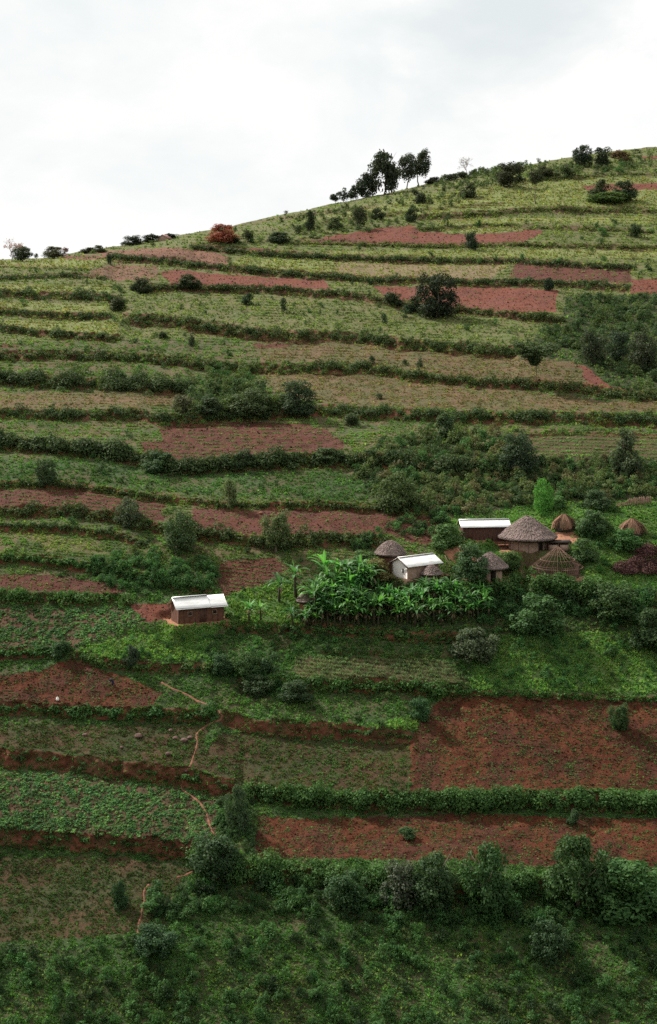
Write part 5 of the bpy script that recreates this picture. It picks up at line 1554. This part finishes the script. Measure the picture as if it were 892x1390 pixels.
# ------------------------------------------------------------------ footpaths: worn ribbons of bare earth
for pi_, pth in enumerate(PATHS):
    pts = np.array(pth, float)
    L_ = np.concatenate([[0], np.cumsum(np.hypot(*np.diff(pts, axis=0).T))])
    n = int(L_[-1] / 1.5) + 2
    tt = np.linspace(0, L_[-1], n)
    cu = np.interp(tt, L_, pts[:, 0]); cv = np.interp(tt, L_, pts[:, 1])
    d = np.gradient(np.stack([cu, cv], 1), axis=0); d /= np.linalg.norm(d, axis=1)[:, None]
    wpx = 0.2 + 1.7 * fbm(tt / 5.0 + pi_ * 9, tt * 0, 2)
    rows_ = []
    for f in (-1, -.4, .4, 1):
        q_ = Parr(cu - d[:, 1] * wpx * f, cv + d[:, 0] * wpx * f); q_[:, 2] += .05 if abs(f) < 1 else .01
        rows_.append(q_)
    v_ = np.stack(rows_, 1).reshape(-1, 3)
    i = (np.arange(n - 1)[:, None] * 4 + np.arange(3)[None, :]).ravel()
    o = obj('footpath', mesh_np('footpath', v_, np.stack([i, i + 1, i + 5, i + 4], 1), [M_earth], smooth=True)); tag(o, kind='structure')

# a few stones
def stone(u, v, wpx, label, group=None, mat=None, seed=0):
    import bmesh
    p = P(u, v); s = p[1] / F; rng = np.random.RandomState(seed + int(u))
    bm = bmesh.new(); bmesh.ops.create_icosphere(bm, subdivisions=2, radius=.5)
    for v_ in bm.verts:
        v_.co *= rng.uniform(.85, 1.12); v_.co.z *= .65
    me = bpy.data.meshes.new('stone'); bm.to_mesh(me); bm.free(); me.materials.append(mat or M_rock)
    o = obj('stone', me, None, p + np.array([0, 0, .1 * wpx * s]), rng.uniform(0, 6), (wpx * s,) * 3); tag(o, label, 'stone', group)


for i, (u, v, w_) in enumerate(((115, 998, 7), (188, 1000, 12), (232, 992, 6), (238, 1003, 9), (250, 1006, 10), (228, 1024, 8), (253, 1047, 5), (165, 1015, 5), (258, 1002, 8))):
    stone(u, v, w_, 'brown stone lying in the thin grass between the footpath and red plot', 'stones on the mixed terrace', seed=i)
for i, (u, v, w_) in enumerate(((385, 610, 5), (516, 592, 4), (568, 607, 4), (354, 697, 6))):
    stone(u, v, w_, ('pale stone on the ridged red field', 'pale stone in the green field under the long dark hedge', 'second pale stone farther along the green field under the long dark hedge', 'reddish stone at the top edge of the seeded red terrace')[i], seed=40 + i, mat=M_earth)

# white sack on the red plot
p = P(78, 951); s = p[1] / F
mb = MB(); th = np.linspace(0, 2 * np.pi, 12, endpoint=False); rr = []
for r_, z_ in ((.12, 0), (.2, .06), (.2, .2), (.15, .36), (.06, .44), (.08, .52)):
    rr.append(np.stack([r_ * np.cos(th) * (1 + .1 * np.sin(3 * th)), r_ * np.sin(th), z_ + 0 * th], 1))
v_ = np.concatenate(rr); q = [[a_ * 12 + j, a_ * 12 + (j + 1) % 12, (a_ + 1) * 12 + (j + 1) % 12, (a_ + 1) * 12 + j] for a_ in range(5) for j in range(12)]
mb.add(v_, q); o = mb.build('white_sack', M_white, None, True); o.location = p; tag(o, 'small white sack left on the red plot near its hedge', 'sack')

# ------------------------------------------------------------------ person bending over the red plot
def person(p, rz, sc):
    M_skin = simple_mat('dark_skin', (0.05, 0.028, 0.02), (0.07, 0.04, 0.028), bump=0, rough=.5)
    M_dress = simple_mat('dark_cloth', (0.018, 0.016, 0.035), (0.035, 0.028, 0.06), scale=8, rough=.9)
    root = empty('person', p, rz, (sc,) * 3); tag(root, 'person in dark clothes bending over to work the red plot with a hoe', 'person')
    V = [(0, 0, .86), (0, -.16, 1.02), (0, -.36, 1.12), (0, -.50, 1.15), (0, -.60, 1.14), (0, -.70, 1.12),
         (.09, 0, .84), (.10, -.04, .48), (.10, .06, .08), (.10, -.10, .04), (-.09, 0, .84), (-.10, .02, .46), (-.10, .10, .08), (-.10, -.06, .04),
         (.17, -.46, 1.10), (.21, -.52, .84), (.12, -.66, .64), (-.17, -.46, 1.10), (-.20, -.56, .86), (-.10, -.72, .70)]
    E = [(0, 1), (1, 2), (2, 3), (3, 4), (4, 5), (0, 6), (6, 7), (7, 8), (8, 9), (0, 10), (10, 11), (11, 12), (12, 13), (3, 14), (14, 15), (15, 16), (3, 17), (17, 18), (18, 19)]
    Rd = [.14, .13, .14, .09, .06, .10, .09, .065, .04, .035, .09, .065, .04, .035, .06, .042, .03, .06, .042, .03]
    for hnd, s_ in ((16, -1), (19, 1)):
        hx, hy, hz = V[hnd]
        for f in range(5):
            k_ = len(V); off = (f - 2) * .016 * s_
            V += [(hx + off, hy - .035, hz - .035 + abs(f - 2) * .004), (hx + off * 1.1 + (.02 * s_ if f == 0 else 0), hy - .055, hz - .065 + abs(f - 2) * .006)]
            E += [(hnd, k_), (k_, k_ + 1)]; Rd += [.010, .008]
    me = bpy.data.meshes.new('person_body'); me.from_pydata(V, E, []); me.materials.append(M_skin)
    o = obj('body', me, root)
    sk = o.modifiers.new('skin', 'SKIN'); o.modifiers.new('sub', 'SUBSURF').levels = 1; o.modifiers['sub'].render_levels = 1
    for i, r_ in enumerate(Rd): me.skin_vertices[0].data[i].radius = (r_, r_)
    me.skin_vertices[0].data[0].use_root = True
    # dress: a closed sleeve round trunk and thighs
    def sleeve(nm, path, rad, mat):
        mb_ = MB(); mb_.tube(path, rad, 14, cap=False); return mb_.build(nm, mat, root, True)
    sleeve('dress', [(0, .04, .34), (0, .03, .55), (0, .01, .80), (0, -.06, .95), (0, -.2, 1.05), (0, -.36, 1.12), (0, -.49, 1.15)], [.27, .25, .21, .19, .18, .18, .12], M_dress)
    sleeve('sleeve', [(.10, -.44, 1.12), (.18, -.47, 1.08), (.21, -.52, .92)], [.09, .085, .07], M_dress)
    sleeve('sleeve', [(-.10, -.44, 1.12), (-.18, -.48, 1.08), (-.205, -.55, .93)], [.09, .085, .07], M_dress)
    import bmesh
    bm = bmesh.new(); bmesh.ops.create_uvsphere(bm, u_segments=14, v_segments=9, radius=.115)
    me2 = bpy.data.meshes.new('headscarf'); bm.to_mesh(me2); bm.free(); me2.materials.append(M_dress); hsf = obj('headscarf', me2, root, (0, -.685, 1.155))
    return root


pp_ = P(153, 931)
person(pp_, R(-70), .72)
# the hoe
a_ = pp_ + np.array([-.35, -.2, .0])
s_ = MB(); s_.tube([[-.35, .1, .05], [0, 0, .45], [.35, -.05, .75]], .022, 6)
hoe = empty('hoe', pp_ + np.array([-.5, .02, 0])); tag(hoe, 'long-handled hoe held by the bending person on the red plot', 'hoe')
s_.build('handle', M_pole, hoe); s_ = MB(); s_.box((-.37, .1, .03), (.04, .16, .2)); s_.build('blade', M_rock, hoe)

# ------------------------------------------------------------------ camera, sky, sun
cam = bpy.data.cameras.new('camera'); co = bpy.data.objects.new('camera', cam); COL.objects.link(co); scene.camera = co
co.location = (0, 0, 0); co.rotation_euler = (R(90), 0, 0)
cam.sensor_fit = 'HORIZONTAL'; cam.sensor_width = 36.0; cam.lens = F / 892.0 * 36.0
cam.shift_y = -(695.0 - CV) / 892.0
cam.clip_start = 0.5; cam.clip_end = 30000

SUN_AZ, SUN_EL = R(-50), R(42)      # azimuth from +Y, negative = towards -X
sl = bpy.data.lights.new('sun', 'SUN'); so = bpy.data.objects.new('sun', sl); COL.objects.link(so)
sl.energy = 5.0; sl.angle = R(0.6); sl.color = (1.0, 0.95, 0.88)
dvec = Vector((math.sin(SUN_AZ) * math.cos(SUN_EL), math.cos(SUN_AZ) * math.cos(SUN_EL), math.sin(SUN_EL)))
so.rotation_euler = dvec.to_track_quat('Z', 'Y').to_euler(); so.location = dvec * 500

w = bpy.data.worlds.new('World'); scene.world = w; w.use_nodes = True
nt = w.node_tree; nt.nodes.clear()
out = nt.nodes.new('ShaderNodeOutputWorld'); bg = nt.nodes.new('ShaderNodeBackground'); bg.inputs['Strength'].default_value = 0.067
sky = nt.nodes.new('ShaderNodeTexSky'); sky.sky_type = 'NISHITA'; sky.sun_disc = False; sky.sun_elevation = SUN_EL; sky.sun_rotation = SUN_AZ
sky.air_density = 1.2; sky.dust_density = 2.0
tc = nt.nodes.new('ShaderNodeTexCoord')
mp_ = nt.nodes.new('ShaderNodeMapping'); mp_.inputs['Scale'].default_value = (1.0, 1.0, 1.7); nt.links.new(tc.outputs['Generated'], mp_.inputs[0])
nz = N(nt, 'ShaderNodeTexNoise', Scale=7.0, Detail=9.0, Roughness=0.58, Distortion=0.25); nt.links.new(mp_.outputs[0], nz.inputs['Vector'])
nb = N(nt, 'ShaderNodeTexNoise', Scale=2.6, Detail=4.0, Roughness=0.5); nt.links.new(mp_.outputs[0], nb.inputs['Vector'])
# grey-blue opening in the cloud, high on the +X side
def dirv(u, v):
    d = Vector(((u - CU) / F, 1, -(v - CV) / F)); d.normalize(); return d
dot = nt.nodes.new('ShaderNodeVectorMath'); dot.operation = 'DISTANCE'; nt.links.new(tc.outputs['Generated'], dot.inputs[0]); dot.inputs[1].default_value = dirv(730, -10)
gapf = maprange(nt, dot.outputs['Value'], 0.02, 0.13, 1.0, 0.0)
ad = nt.nodes.new('ShaderNodeMath'); ad.operation = 'MULTIPLY_ADD'; nt.links.new(nz.outputs[0], ad.inputs[0]); ad.inputs[1].default_value = -2.6; 
ad2 = nt.nodes.new('ShaderNodeMath'); ad2.operation = 'ADD'; nt.links.new(gapf, ad2.inputs[0]); ad2.inputs[1].default_value = 1.0
nt.links.new(ad2.outputs[0], ad.inputs[2])
gapm = maprange(nt, ad.outputs[0], 0.0, 0.9, 0.0, 1.0)
cloud = mix_rgb(nt, 'MIX', (8.85, 9.2, 9.2), (10.0, 10.0, 9.85), maprange(nt, nz.outputs[0], .36, .60, 0, 1))
skyc = mix_rgb(nt, 'MIX', (7.9, 8.4, 8.5), sky.outputs[0], 0.05)
fin = mix_rgb(nt, 'MIX', cloud, skyc, gapm)
nt.links.new(fin, bg.inputs['Color']); nt.links.new(bg.outputs[0], out.inputs['Surface'])

HAZE = 0
if HAZE:
    mb = MB(); mb.box((0, 4000, 20), (26000, 15000, 640)); 
    hz, nt, out = new_mat('haze')
    pv = nt.nodes.new('ShaderNodeVolumePrincipled'); pv.inputs['Density'].default_value = HAZE; pv.inputs['Color'].default_value = (0.93, 0.95, 1.0, 1); pv.inputs['Anisotropy'].default_value = 0.3
    nt.links.new(pv.outputs[0], out.inputs['Volume'])
    tag(mb.build('haze', hz), 'thin pale haze filling the valley air', 'haze', kind='stuff')

vs2 = scene.view_settings
vs2.view_transform = 'Standard'; vs2.look = 'None'; vs2.exposure = 0.61; vs2.gamma = 1.0; vs2.use_curve_mapping = False
scene.cycles.max_bounces = 6; scene.cycles.diffuse_bounces = 3; scene.cycles.glossy_bounces = 2; scene.cycles.transmission_bounces = 3; scene.cycles.volume_bounces = 0
scene.cycles.use_adaptive_sampling = True; scene.cycles.adaptive_threshold = 0.01
scene.cycles.use_denoising = False
